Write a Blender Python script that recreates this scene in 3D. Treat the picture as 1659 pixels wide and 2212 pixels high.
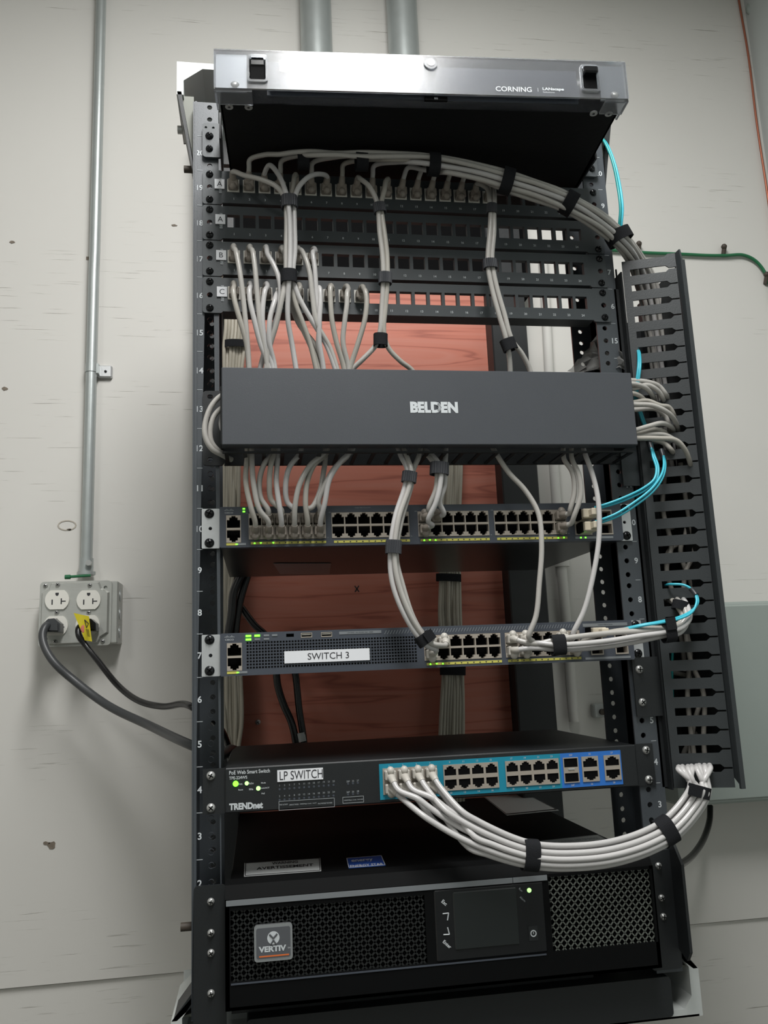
import bpy, math, random
from mathutils import Vector, Matrix
from mathutils.geometry import tessellate_polygon
random.seed(7)
S = bpy.context.scene
for o in list(bpy.data.objects): bpy.data.objects.remove(o)
COL = S.collection
# ------------------------------------------------------------------ camera
CAM = Vector((-0.18452, -0.89576, 0.26795)); FPX = 1800.0
def rotm(rx, ry, rz):
    return (Matrix.Rotation(rz,3,'Z') @ Matrix.Rotation(ry,3,'Y') @ Matrix.Rotation(rx,3,'X'))
RM = rotm(1.75656, 0.04045, -0.14675)
cd = bpy.data.cameras.new('camera'); cam = bpy.data.objects.new('camera', cd); COL.objects.link(cam)
cam.matrix_world = Matrix.Translation(CAM) @ RM.to_4x4()
cd.sensor_fit = 'VERTICAL'; cd.sensor_height = 24; cd.lens = FPX/2212*24; cd.clip_start = .01
S.camera = cam
# ------------------------------------------------------------------ light and exposure
S.view_settings.view_transform = 'Standard'; S.view_settings.look = 'None'
S.view_settings.gamma = 1; S.view_settings.use_curve_mapping = False
S.view_settings.exposure = 0.0
w = bpy.data.worlds.new('room_air'); S.world = w; w.use_nodes = True
w.node_tree.nodes['Background'].inputs[0].default_value = (.80,.88,1,1)
w.node_tree.nodes['Background'].inputs[1].default_value = .05
LX, LY, LZ, LW, LL = -.05, -.74, 1.62, .32, 1.0
ld = bpy.data.lights.new('ceiling_tube_light','AREA'); ld.shape='RECTANGLE'; ld.size=LW; ld.size_y=LL
ld.energy = 35; ld.color = (1,.995,.978)
lo = bpy.data.objects.new('ceiling_tube_light', ld); COL.objects.link(lo); lo.location=(LX,LY,LZ)
l2=bpy.data.lights.new('added_fill_light','AREA'); l2.shape='RECTANGLE'; l2.size=.28; l2.size_y=1.15; l2.energy=11; l2.color=(1,.99,.965)  # added fill lamp, out of view, lightens the rack's shadow and lower wall
lo2=bpy.data.objects.new('added_fill_light',l2); COL.objects.link(lo2); lo2.location=(-1.25,-1.75,1.62)
# ------------------------------------------------------------------ pixel rays
def ray(px,py):
    return RM @ Vector(((px-829.5)/FPX, -(py-1106)/FPX, -1))
def at(px,py,Y):
    d = ray(px,py); return CAM + d*((Y-CAM.y)/d.y)
def atz(px,py,Z):
    d = ray(px,py); return CAM + d*((Z-CAM.z)/d.z)
U = .04445
# ------------------------------------------------------------------ materials
def nmat(name):
    m = bpy.data.materials.new(name); m.use_nodes = True
    return m, m.node_tree, m.node_tree.nodes['Principled BSDF']
def srgb(r,g,b):
    f = lambda c: ((c/255+.055)/1.055)**2.4 if c>10 else c/255/12.92
    return (f(r),f(g),f(b),1)
def mat(name, rgb, rough=.5, metal=0, bump=0, bscale=300, var=0, vscale=60, spec=.5, emit=0, trans=0, alpha=1, coat=0):
    m,t,p = nmat(name); N=t.nodes; L=t.links
    c = srgb(*rgb)
    p.inputs['Base Color'].default_value = c
    p.inputs['Roughness'].default_value = rough; p.inputs['Metallic'].default_value = metal
    p.inputs['Specular IOR Level'].default_value = spec
    p.inputs['Transmission Weight'].default_value = trans
    p.inputs['Alpha'].default_value = alpha; p.inputs['Coat Weight'].default_value = coat
    tc = N.new('ShaderNodeTexCoord')
    if var:
        n = N.new('ShaderNodeTexNoise'); n.inputs['Scale'].default_value = vscale; n.inputs['Detail'].default_value = 5
        r = N.new('ShaderNodeMapRange'); r.inputs['To Min'].default_value = 1-var; r.inputs['To Max'].default_value = 1+var
        x = N.new('ShaderNodeMix'); x.data_type='RGBA'; x.blend_type='MULTIPLY'; x.inputs[0].default_value=1
        x.inputs[6].default_value = c
        L.new(tc.outputs['Object'], n.inputs['Vector']); L.new(n.outputs[0], r.inputs[0]); L.new(r.outputs[0], x.inputs[7]); L.new(x.outputs[2], p.inputs['Base Color'])
    if bump:
        n = N.new('ShaderNodeTexNoise'); n.inputs['Scale'].default_value = bscale; n.inputs['Detail'].default_value = 3
        b = N.new('ShaderNodeBump'); b.inputs['Strength'].default_value = bump; b.inputs['Distance'].default_value=.001
        L.new(tc.outputs['Object'], n.inputs['Vector']); L.new(n.outputs[0], b.inputs['Height']); L.new(b.outputs[0], p.inputs['Normal'])
    if emit:
        p.inputs['Emission Color'].default_value = c; p.inputs['Emission Strength'].default_value = emit
    return m
M = dict(
 rail = mat('black_powder_coat',(67,72,77),.42,0,.12,900,spec=.6),
 panel = mat('charcoal_satin_paint',(66,71,74),.45,0,.08,900),
 cover = mat('charcoal_cover_paint',(66,69,74),.42,0,.08,1200,.05,25),
 black = mat('black_paint',(26,29,31),.5,0,.1,700),
 black_gloss = mat('black_gloss_paint',(22,23,25),.2,0,.03,200),
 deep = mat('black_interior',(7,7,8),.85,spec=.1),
 matte = mat('matte_black_steel',(16,17,18),.8,0,.3,200,spec=.2),
 strap = mat('black_hook_and_loop',(30,31,34),.85,0,.6,1500,spec=.2),
 ribs = mat('ribbed_black_strap',(48,50,55),.6,0,.3,1500),
 cable = mat('grey_cable_jacket',(176,173,168),.28,0,.12,500,.07,40),
 cable2 = mat('light_grey_cable_jacket',(190,188,187),.26,0,.1,500,.05,40),
 cable3 = mat('putty_cable_jacket',(168,164,156),.3,0,.12,500,.07,40),
 wallcable = mat('beige_cable_jacket',(176,170,156),.45,0,.1,300,.08,30),
 boot = mat('taupe_plug_boot',(140,132,123),.42,spec=.5),
 bootl = mat('pale_plug_boot',(186,182,174),.42,spec=.5),
 white = mat('white_plastic',(232,230,222),.4),
 label = mat('white_label_tape',(228,230,234),.45),
 ink = mat('dark_print',(45,45,50),.6),
 wprint = mat('white_print',(196,201,204),.6),
 gprint = mat('grey_print',(160,165,168),.6),
 galv = mat('galvanised_steel',(178,184,183),.36,.5,.15,60,.14,25),
 galv2 = mat('stamped_steel',(186,187,182),.42,.5,.25,120,.12,30),
 ear = mat('nickel_plated_bracket',(205,207,208),.38,.6,.1,300),
 bracket = mat('light_grey_bracket_paint',(186,190,188),.5,0,.1,200,.04,20),
 screw = mat('black_screw',(30,32,34),.25,.3),
 screws = mat('steel_screw',(185,186,184),.3,.55),
 cface = mat('slate_grey_bezel',(68,73,82),.4,0,.05,500),
 cdark = mat('dark_slate_bezel',(42,45,50),.4),
 under = mat('dark_chassis_steel',(52,53,53),.3,.3,.02,100),
 port = mat('port_shield',(172,163,152),.4,.3),
 yellow = mat('yellow_status_strip',(196,190,92),.5),
 led = mat('green_led',(90,255,40),.4,emit=5),
 ledw = mat('white_green_led',(170,255,140),.4,emit=1.6),
 teal = mat('teal_port_field',(22,132,158),.45),
 blue = mat('blue_port_field',(44,112,196),.45),
 sfp = mat('beige_fibre_connector',(206,196,176),.4),
 aqua = mat('aqua_fibre_jacket',(62,180,200),.35,0,.05,400),
 aquad = mat('teal_fibre_jacket',(30,140,140),.4),
 cord = mat('black_cord',(17,17,19),.26,0,.08,300),
 cordg = mat('dark_grey_cord',(62,64,66),.4,0,.08,300),
 green = mat('green_ground_wire',(30,104,66),.42),
 copper = mat('copper_wire',(176,110,88),.4,.7),
 clip = mat('brown_clip',(66,58,50),.6),
 cabinet = mat('grey_green_cabinet_paint',(150,159,154),.5,0,.1,150,.03,12),
 tag = mat('yellow_warning_tag',(214,198,40),.5,0,.2,60),
 tagp = mat('pink_print',(210,120,100),.6),
 red = mat('orange_print',(214,108,50),.5),
 lcd = mat('lcd_glass',(34,38,38),.22),
 badge = mat('grey_badge',(86,88,92),.3),
 chrome = mat('chrome_edge',(200,202,205),.22,.85),
 bluel = mat('blue_label',(36,92,190),.4),
 paper = mat('paper_label',(205,208,208),.5),
 silver = mat('silver_strip',(140,144,148),.35,.4),
 clear = mat('clear_acrylic',(228,231,235),.2,0,.05,300,trans=.93,spec=.42),
 film = mat('crumpled_clear_film',(150,150,148),.25,0,.3,60,alpha=.45),
 upsb = mat('satin_black_plastic',(9,10,11),.7,0,.05,500,spec=.12),
 ductm = mat('black_duct_plastic',(46,50,52),.45,0,.1,600),
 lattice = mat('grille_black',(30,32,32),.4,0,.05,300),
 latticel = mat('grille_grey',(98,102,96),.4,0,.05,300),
 gusset = mat('grey_steel_plate',(120,122,114),.6),
 fixture = mat('white_enamel',(235,235,232),.4),
 tubeglow = mat('fluorescent_tube',(255,250,240),.4,emit=6),
)
def wall_mat(name, rgb, knots=True):
    m,t,p = nmat(name); N=t.nodes; L=t.links
    tc=N.new('ShaderNodeTexCoord'); mp=N.new('ShaderNodeMapping'); mp.inputs['Scale'].default_value=(9,9,330)
    L.new(tc.outputs['Object'],mp.inputs['Vector'])
    n=N.new('ShaderNodeTexNoise'); n.inputs['Scale'].default_value=1; n.inputs['Detail'].default_value=4; n.inputs['Roughness'].default_value=.6
    L.new(mp.outputs[0],n.inputs['Vector'])
    r=N.new('ShaderNodeMapRange'); r.inputs['From Min'].default_value=.64; r.inputs['From Max'].default_value=.72; L.new(n.outputs[0],r.inputs[0])
    # the cracks gather in bands
    mp2=N.new('ShaderNodeMapping'); mp2.inputs['Scale'].default_value=(1.2,1,7); mp2.inputs['Location'].default_value=(0,0,.75); L.new(tc.outputs['Object'],mp2.inputs['Vector'])
    n2=N.new('ShaderNodeTexNoise'); n2.inputs['Scale'].default_value=1; n2.inputs['Detail'].default_value=1; L.new(mp2.outputs[0],n2.inputs['Vector'])
    r2=N.new('ShaderNodeMapRange'); r2.inputs['From Min'].default_value=.47; r2.inputs['From Max'].default_value=.6; L.new(n2.outputs[0],r2.inputs[0])
    mu=N.new('ShaderNodeMath'); mu.operation='MULTIPLY'; L.new(r.outputs[0],mu.inputs[0]); L.new(r2.outputs[0],mu.inputs[1])
    n3=N.new('ShaderNodeTexNoise'); n3.inputs['Scale'].default_value=2.5; n3.inputs['Detail'].default_value=4; L.new(tc.outputs['Object'],n3.inputs['Vector'])
    cr=N.new('ShaderNodeMix'); cr.data_type='RGBA'; cr.inputs[6].default_value=srgb(*[c-5 for c in rgb]); cr.inputs[7].default_value=srgb(*[c+4 for c in rgb]); L.new(n3.outputs[0],cr.inputs[0])
    dk=N.new('ShaderNodeMix'); dk.data_type='RGBA'; dk.inputs[7].default_value=srgb(128,122,112)
    k=N.new('ShaderNodeMath'); k.operation='MULTIPLY'; k.inputs[1].default_value=.55; L.new(mu.outputs[0],k.inputs[0]); L.new(k.outputs[0],dk.inputs[0]); L.new(cr.outputs[2],dk.inputs[6])
    L.new(dk.outputs[2],p.inputs['Base Color'])
    b=N.new('ShaderNodeBump'); b.invert=True; b.inputs['Strength'].default_value=.5; b.inputs['Distance'].default_value=.002; L.new(mu.outputs[0],b.inputs['Height']); L.new(b.outputs[0],p.inputs['Normal'])
    p.inputs['Roughness'].default_value=.6; p.inputs['Specular IOR Level'].default_value=.25
    return m
M['wall']=wall_mat('painted_plywood_wall',(212,210,205))
M['wallr']=mat('grey_side_wall_paint',(178,184,182),.6)
M['floor']=mat('concrete_floor',(130,128,122),.6,0,.2,20,.15,4)
M['ceil']=mat('ceiling_paint',(190,188,182),.8)
def wood_mat():
    m,t,p=nmat('reddish_fir_plywood'); N=t.nodes; L=t.links
    tc=N.new('ShaderNodeTexCoord'); mp=N.new('ShaderNodeMapping'); mp.inputs['Scale'].default_value=(.9,1,11); mp.inputs['Rotation'].default_value=(0,.06,0)
    L.new(tc.outputs['Object'],mp.inputs['Vector'])
    n=N.new('ShaderNodeTexNoise'); n.inputs['Scale'].default_value=2.2; n.inputs['Detail'].default_value=3; n.inputs['Distortion'].default_value=.6; L.new(mp.outputs[0],n.inputs['Vector'])
    wv=N.new('ShaderNodeMath'); wv.operation='MULTIPLY'; wv.inputs[1].default_value=5; L.new(n.outputs[0],wv.inputs[0])
    fr=N.new('ShaderNodeMath'); fr.operation='PINGPONG'; fr.inputs[1].default_value=.5; L.new(wv.outputs[0],fr.inputs[0])
    r=N.new('ShaderNodeValToRGB'); L.new(fr.outputs[0],r.inputs[0])
    r.color_ramp.elements[0].color=srgb(196,124,106); r.color_ramp.elements[1].color=srgb(164,92,76)
    r.color_ramp.elements[0].position=.05; r.color_ramp.elements[1].position=.5
    e=r.color_ramp.elements.new(.36); e.color=srgb(194,116,96)
    L.new(r.outputs[0],p.inputs['Base Color']); p.inputs['Roughness'].default_value=.6
    return m
M['wood']=wood_mat()
# ------------------------------------------------------------------ mesh builder
TXT={}
def glyphs(s, bold=0, sp=1.0):
    k=(s,bold,sp)
    if k not in TXT:
        c=bpy.data.curves.new('t','FONT'); c.body=s; c.size=1; c.offset=bold; c.space_character=sp; c.resolution_u=3
        o=bpy.data.objects.new('t',c); me=bpy.data.meshes.new_from_object(o)
        vs=[v.co.copy() for v in me.vertices]; fs=[tuple(p.vertices) for p in me.polygons]
        bpy.data.objects.remove(o); bpy.data.meshes.remove(me)
        x0=min(v.x for v in vs); x1=max(v.x for v in vs); y0=min(v.y for v in vs); y1=max(v.y for v in vs)
        TXT[k]=([( (v.x-x0)/(x1-x0),(v.y-y0)/(y1-y0)) for v in vs],fs,(x1-x0)/(y1-y0))
    return TXT[k]
def catmull(P, n=8):
    P=[Vector(p) for p in P]
    if len(P)<3: return P
    Q=[P[0]*2-P[1]]+P+[P[-1]*2-P[-2]]; out=[]
    for i in range(1,len(Q)-2):
        p0,p1,p2,p3=Q[i-1:i+3]
        a=max((p1-p0).length,1e-5)**.5; b=max((p2-p1).length,1e-5)**.5; c=max((p3-p2).length,1e-5)**.5
        t0,t1,t2,t3=0,a,a+b,a+b+c
        for j in range(n):
            t=t1+(t2-t1)*j/n
            A1=p0*((t1-t)/(t1-t0))+p1*((t-t0)/(t1-t0)); A2=p1*((t2-t)/(t2-t1))+p2*((t-t1)/(t2-t1)); A3=p2*((t3-t)/(t3-t2))+p3*((t-t2)/(t3-t2))
            B1=A1*((t2-t)/(t2-t0))+A2*((t-t0)/(t2-t0)); B2=A2*((t3-t)/(t3-t1))+A3*((t-t1)/(t3-t1))
            out.append(B1*((t2-t)/(t2-t1))+B2*((t-t1)/(t2-t1)))
    out.append(P[-1]); return out
class MB:
    def __init__(s): s.v=[]; s.f=[]; s.m=[]; s.sm=[]; s.mats=[]
    def mi(s,m):
        if m not in s.mats: s.mats.append(m)
        return s.mats.index(m)
    def add(s,vs,fs,m,smooth=False):
        b=len(s.v); i=s.mi(m); s.v+= [tuple(v) for v in vs]
        for f in fs: s.f.append(tuple(b+k for k in f)); s.m.append(i); s.sm.append(smooth)
    def box(s,x0,x1,y0,y1,z0,z1,m,bev=0,X=None):
        if bev>0:
            c=bev
            prof=[(x0+c,z0),(x1-c,z0),(x1,z0+c),(x1,z1-c),(x1-c,z1),(x0+c,z1),(x0,z1-c),(x0,z0+c)]
            ins=[(min(max(x,x0+c),x1-c),min(max(z,z0+c),z1-c)) for x,z in prof]
            n=8; vs=[(x,y0,z) for x,z in ins]+[(x,y0+c,z) for x,z in prof]+[(x,y1,z) for x,z in prof]
            fs=[tuple(range(n))]+[(i,i+n,(i+1)%n+n,(i+1)%n) for i in range(n)]+[(i+n,i+2*n,(i+1)%n+2*n,(i+1)%n+n) for i in range(n)]+[tuple(range(3*n-1,2*n-1,-1))]
        else:
            vs=[(x0,y0,z0),(x1,y0,z0),(x1,y1,z0),(x0,y1,z0),(x0,y0,z1),(x1,y0,z1),(x1,y1,z1),(x0,y1,z1)]
            fs=[(3,2,1,0),(4,5,6,7),(0,1,5,4),(1,2,6,5),(2,3,7,6),(3,0,4,7)]
        if X is not None: vs=[X@Vector(v) for v in vs]
        s.add(vs,fs,m)
    def plate(s,outer,holes,a,b,m,fn=None,wm=None):
        """2-D outline with holes extruded from depth a to b; fn maps (u,v,d) to a point"""
        if fn is None: fn=lambda u,v,d:(u,d,v)
        loops=[outer]+holes; flat=[p for l in loops for p in l]; n=len(flat)
        tr=tessellate_polygon([[Vector((p[0],p[1],0)) for p in l] for l in loops])
        vs=[fn(p[0],p[1],a) for p in flat]+[fn(p[0],p[1],b) for p in flat]
        s.add(vs,[tuple(t) for t in tr]+[tuple(k+n for k in reversed(t)) for t in tr],m)
        fs=[]; o=0
        for l in loops:
            k=len(l); fs+=[(o+i,o+(i+1)%k,o+(i+1)%k+n,o+i+n) for i in range(k)]; o+=k
        s.add(vs,fs,wm or m)
    def tube(s,P,r,m,n=10,sub=8,smoothpath=True,caps=True,r2=None):
        pts=catmull(P,sub) if smoothpath else [Vector(p) for p in P]
        L=len(pts); T=[(pts[min(i+1,L-1)]-pts[max(i-1,0)]).normalized() for i in range(L)]
        nrm=T[0].orthogonal().normalized(); vs=[]
        for i,(p,t) in enumerate(zip(pts,T)):
            nrm=(nrm-t*nrm.dot(t)).normalized(); bi=t.cross(nrm)
            rr=r(i/(L-1)) if callable(r) else r
            for k in range(n):
                a=2*math.pi*k/n; vs.append(p+(nrm*math.cos(a)+bi*math.sin(a))*rr)
        fs=[(i*n+k,i*n+(k+1)%n,(i+1)*n+(k+1)%n,(i+1)*n+k) for i in range(L-1) for k in range(n)]
        s.add(vs,fs,m,True)
        if caps: s.add(vs[:n],[tuple(reversed(range(n)))],m); s.add(vs[-n:],[tuple(range(n))],m)
        return pts
    def cyl(s,p0,p1,r,m,n=20,r1=None,smooth=True):
        p0=Vector(p0);p1=Vector(p1); r1=r if r1 is None else r1
        s.tube([p0,p1],lambda t:r+(r1-r)*t,m,n,smoothpath=False)
    def ball(s,c,r,m,sc=(1,1,1),n=10):
        c=Vector(c); vs=[]; fs=[]; h=n//2
        for i in range(h+1):
            th=math.pi*i/h
            for k in range(n):
                ph=2*math.pi*k/n; vs.append(c+Vector((r*sc[0]*math.sin(th)*math.cos(ph),r*sc[1]*math.sin(th)*math.sin(ph),r*sc[2]*math.cos(th))))
        for i in range(h):
            for k in range(n): fs.append((i*n+k,(i+1)*n+k,(i+1)*n+(k+1)%n,i*n+(k+1)%n))
        s.add(vs,fs,m,True)
    def text(s,t,x,z,h,m,y,w=None,align='c',bold=0,sp=1.0,fn=None,rot=0):
        """printing on the plane y, facing the room; (x,z) = centre (or left) of the text, h its height"""
        vs,fs,asp=glyphs(t,bold,sp); w=w or h*asp
        out=[]
        for u,v in vs:
            a=(u-(.5 if align=='c' else 0))*w; b=(v-.5)*h
            if rot: a,b=a*math.cos(rot)-b*math.sin(rot),a*math.sin(rot)+b*math.cos(rot)
            out.append(fn(x+a,z+b) if fn else (x+a,y,z+b))
        s.add(out,fs,m)
    def build(s,name,parent=None,origin=None,**tags):
        me=bpy.data.meshes.new(name)
        o0=Vector(origin) if origin is not None else (Vector(parent['_org']) if parent is not None and '_org' in parent else Vector((0,0,0)))
        me.from_pydata([Vector(v)-o0 for v in s.v],[],s.f)
        for m in s.mats: me.materials.append(M[m])
        me.polygons.foreach_set('material_index',s.m); me.polygons.foreach_set('use_smooth',s.sm); me.update()
        o=bpy.data.objects.new(name,me); COL.objects.link(o)
        o['_org']=tuple(o0)
        if parent is not None: o.parent=parent
        else: o.location=o0
        for k,v in tags.items(): o[k]=v
        return o
ORG=[]
def thing(name,label,category,loc,group=None):
    o=bpy.data.objects.new(name,None); COL.objects.link(o); o.location=loc; o['label']=label; o['category']=category
    o.empty_display_size=.02
    if group: o['group']=group
    o['_org']=tuple(loc); ORG.append(o); return o
def circ(x,z,r,n=12): return [(x+r*math.cos(2*math.pi*i/n),z+r*math.sin(2*math.pi*i/n)) for i in range(n)]
def rect(x0,x1,z0,z1): return [(x0,z0),(x1,z0),(x1,z1),(x0,z1)]
def rrect(x0,x1,z0,z1,r,n=4):
    o=[]
    for cx,cz,a in ((x1-r,z1-r,0),(x0+r,z1-r,90),(x0+r,z0+r,180),(x1-r,z0+r,270)):
        for i in range(n+1):
            t=math.radians(a+90*i/n); o.append((cx+r*math.cos(t),cz+r*math.sin(t)))
    return o
def screw(parent,x,y,z,r=.0043,m='screw',name='screw'):
    b=MB(); n=14; prof=[(0,-.0032),(.5,-.0029),(.85,-.0018),(1,-.0004),(1,.0)]
    vs=[];fs=[]
    for rr,yy in prof:
        for k in range(n): vs.append((x+r*rr*math.cos(2*math.pi*k/n)*1.0,y+yy,z+r*rr*math.sin(2*math.pi*k/n)))
    for i in range(4):
        for k in range(n): fs.append((i*n+k,i*n+(k+1)%n,(i+1)*n+(k+1)%n,(i+1)*n+k))
    b.add(vs,fs,m,True)
    a=random.random()*1.5
    for q in (a,a+math.pi/2):
        X=Matrix.Translation((x,y,z))@Matrix.Rotation(q,4,'Y')
        b.box(-r*.62,r*.62,-.0034,-.0026,-r*.11,r*.11,'deep',X=X)
    return b.build(name,parent)
# ------------------------------------------------------------------ room shell
WY=.46
def struct(name,b): return b.build(name,kind='structure')
b=MB(); b.box(-2.2,.84,WY,WY+.02,-.1565,1.8,'wall'); b.box(-2.2,.84,WY+.006,WY+.02,-1.25,-.159,'wall'); b.box(-2.2,.84,WY+.012,WY+.02,-.16,-.156,'deep'); struct('wall_back',b)
b=MB(); b.box(.817,.84,-2.6,WY,-1.25,1.8,'wallr'); struct('wall_right',b)
b=MB(); b.box(-2.2,-2.18,-2.6,WY,-1.25,1.8,'wall'); struct('wall_left',b)
b=MB(); b.box(-2.2,.84,-2.62,-2.6,-1.25,1.8,'wallr'); struct('wall_front',b)
b=MB(); b.box(-2.2,.84,-2.62,WY,-1.27,-1.25,'floor'); struct('floor',b)
b=MB(); b.box(-2.2,.84,-2.62,WY,1.8,1.82,'ceil'); struct('ceiling',b)
for fx,fy,fl,lab in ((LX,LY,LL,'white fluorescent ceiling fixture hanging in front of the rack'),(-1.25,-1.75,1.15,'white ceiling fixture added as unseen fill, farther back in the room')):  # the farther fixture is added, only to carry the fill lamp
    t=thing('ceiling_light',lab,'light',(fx,fy,1.8),'ceiling fixtures')
    b=MB(); b.box(fx-LW/2-.01,fx+LW/2+.01,fy-fl/2-.02,fy+fl/2+.02,LZ+.005,LZ+.05,'fixture'); b.build('housing',t)
    for yy in (fy-.3,fy+.3): b=MB(); b.cyl((fx,yy,LZ+.05),(fx,yy,1.8),.004,'fixture',8); b.build('hanger',t)
# knots, nail marks of the painted plywood
def mark(px,py,rx,rz,ring=False):
    p=at(px,py,WY); b=MB()
    if ring: b.plate([(p.x+rx*math.cos(k*.4488),p.z+rz*math.sin(k*.4488)) for k in range(14)],[[(p.x+rx*.86*math.cos(k*.4488),p.z+rz*.8*math.sin(k*.4488)) for k in range(14)]],WY-.0008,WY,'knotr')
    else:
        pts=[(p.x+rx*(.7+.5*random.random())*math.cos(k*.571),p.z+rz*(.6+.6*random.random())*math.sin(k*.571)) for k in range(11)]
        b.plate(pts,[],WY-.0008,WY,'knot')
    b.build('trim_%d'%mark.n,kind='structure'); mark.n+=1
mark.n=1
M['knot']=mat('dark_knot_mark',(120,110,98),.8,0,.5,80,.4,400); M['knotr']=mat('knot_ring_paint',(176,169,157),.6)
for q in ((26,523,.005,.0025),(376,487,.005,.002),(189,558,.003,.004),(10,840,.005,.003),(112,1827,.006,.006),(100,1822,.005,.003)): mark(*q)
mark(145,1135,.0145,.0085,True); mark(150,1144,.004,.002)
# ------------------------------------------------------------------ conduits on the wall
t=thing('steel_conduit','thin galvanised conduit running down the left wall to the outlet box','conduit',at(187,1235,WY-.015))
cx=-.447
b=MB(); b.tube([(cx,WY-.015,.433),(cx,WY-.015,.90),(cx,WY-.015,.935),(cx+.0005,WY-.015,.97),(cx+.0005,WY-.015,1.8)],.0088,'galv',20,4,False); b.build('pipe',t)
z=at(200,800,WY-.015).z
b=MB(); b.cyl((cx,WY-.015,z-.004),(cx,WY-.015,z+.010),.0098,'galv',20); b.box(cx+.008,cx+.031,WY-.008,WY-.001,z-.009,z+.012,'ear',.002); b.box(cx+.008,cx+.012,WY-.02,WY-.004,z-.006,z+.010,'galv')
b.ball((cx+.021,WY-.009,z+.001),.0022,'screw',(1,.5,1)); b.build('strap',t)
b=MB(); b.cyl((cx,WY-.015,.432),(cx,WY-.015,.455),.0104,'galv',20); b.cyl((cx+.006,WY-.024,.446),(cx+.006,WY-.032,.446),.0045,'screws',10); b.cyl((cx,WY-.015,.429),(cx,WY-.015,.434),.014,'galv',8); b.build('connector',t)
for nm,px,lab in (('l',683,'large grey conduit rising behind the top left of the rack'),('r',870,'large grey conduit rising behind the top middle, right one of the pair')):
    x=at(px,60,WY-.03).x; t=thing('wide_conduit',lab,'conduit',(x,WY-.03,1.1),'wide conduits above the rack')
    b=MB(); b.cyl((x,WY-.03,1.1005),(x,WY-.03,1.8),.0285,'galv',28); b.build('pipe',t)
    b=MB(); b.cyl((x,WY-.03,1.30),(x,WY-.03,1.33),.031,'galv',28); b.build('coupling',t)
# painted pipe on the wall behind the rack
t=thing('painted_pipe','wall coloured pipe seen through the right side of the rack','pipe',(.325,WY-.013,.17))
b=MB(); b.tube([(.336,WY-.013,1.0),(.333,WY-.013,.86),(.325,WY-.013,.60),(.325,WY-.013,.17)],.0085,'wall',14); b.build('pipe',t)
b=MB(); b.cyl((.3255,WY-.013,.425),(.3255,WY-.013,.455),.0125,'wall',14); b.build('coupling',t)
# ------------------------------------------------------------------ outlet box
BY=.415
o0=at(165,1325,BY); xL,xR=at(84,1325,BY).x,at(240,1325,BY).x; zT,zB=at(163,1255,BY).z,at(160,1396,BY).z
t=thing('outlet_box','galvanised steel box with four outlets, two of them plugged','electrical box',(o0.x,WY,zB))
b=MB(); b.box(xL+.002,xR+.0095,BY+.004,WY-.0002,zB+.002,zT-.001,'galv2',.002)
for k in range(3):
    zz=zB+.02+k*.028; b.cyl((xR+.0094,BY+.022,zz),(xR+.0101,BY+.022,zz),.0095,'galv',18); b.cyl((xR+.0099,BY+.022,zz),(xR+.0104,BY+.022,zz),.006,'ear',14)
b.build('body',t)
b=MB(); 
ch=.014; W_=rrect(xL,xR,zB,zT,.006)
b.plate(W_,[circ(xR-.009,zT-.011,.0028)],BY+.001,BY+.004,'galv2')
oct_=[(xL+.016,zT-.002),(xR-.018,zT-.002),(xR-.014,zT-.012),(xR-.003,zT-.018),(xR-.003,zB+.018),(xR-.013,zB+.012),(xR-.017,zB+.003),(xL+.016,zB+.003),(xL+.014,zB+.011),(xL+.003,zB+.017),(xL+.003,zT-.017),(xL+.013,zT-.011)]
oi=[(xL+(xR-xL)/2+(x-(xL+xR)/2)*.955,(zB+zT)/2+(z-(zB+zT)/2)*.955) for x,z in oct_]
n=len(oct_); vs=[(x,BY+.001,z) for x,z in oct_]+[(x,BY-.005,z) for x,z in oi]; b.add(vs,[(i,(i+1)%n,(i+1)%n+n,i+n) for i in range(n)]+[tuple(range(n,2*n))],'galv2')
b.build('cover',t)
OY=BY-.005
outs=[]
for px,py in ((124,1296),(192,1296),(121,1352),(190,1350)):
    p=at(px,py,OY); R=.0172; hh=.0142; pts=[]
    for k in range(32):
        a=2*math.pi*k/32; pts.append((p.x+R*math.cos(a),p.z+max(-hh,min(hh,R*math.sin(a)))))
    b=MB(); b.plate(pts,[],OY-.003,OY,'white')
    gx,gz=p.x,p.z+.0085
    b.plate([(gx-.0024,gz+.002),(gx-.0024,gz-.0005),(gx-.001,gz-.0025),(gx+.001,gz-.0025),(gx+.0024,gz-.0005),(gx+.0024,gz+.002)],[],OY-.0033,OY-.003,'ink')
    b.box(gx-.0076,gx-.0058,OY-.0033,OY-.003,p.z-.007,p.z+.0005,'ink')
    b.box(gx+.0054,gx+.0071,OY-.0033,OY-.003,p.z-.0065,p.z+.002,'ink'); b.box(gx+.007,gx+.0125,OY-.0033,OY-.003,p.z-.003,p.z-.0015,'ink')
    b.build('outlet',t)
for px,py in ((125,1263),(194,1264),(123,1323),(192,1323),(119,1386)): 
    p=at(px,py,OY); screw(t,p.x,OY,p.z,.0034,'screws')
for px,py in ((98,1265),(222,1385)):
    p=at(px,py,BY); screw(t,p.x,BY+.001,p.z,.0034,'screws')
b=MB(); p=at(137,1245,BY); q=at(196,1243,BY+.01); b.cyl(p+Vector((0,.01,0)),q,.0022,'green',10); b.cyl(p+Vector((0,.01,0)),p+Vector((.008,.01,0)),.0035,'green',6); b.build('ground_screw',t)
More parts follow.
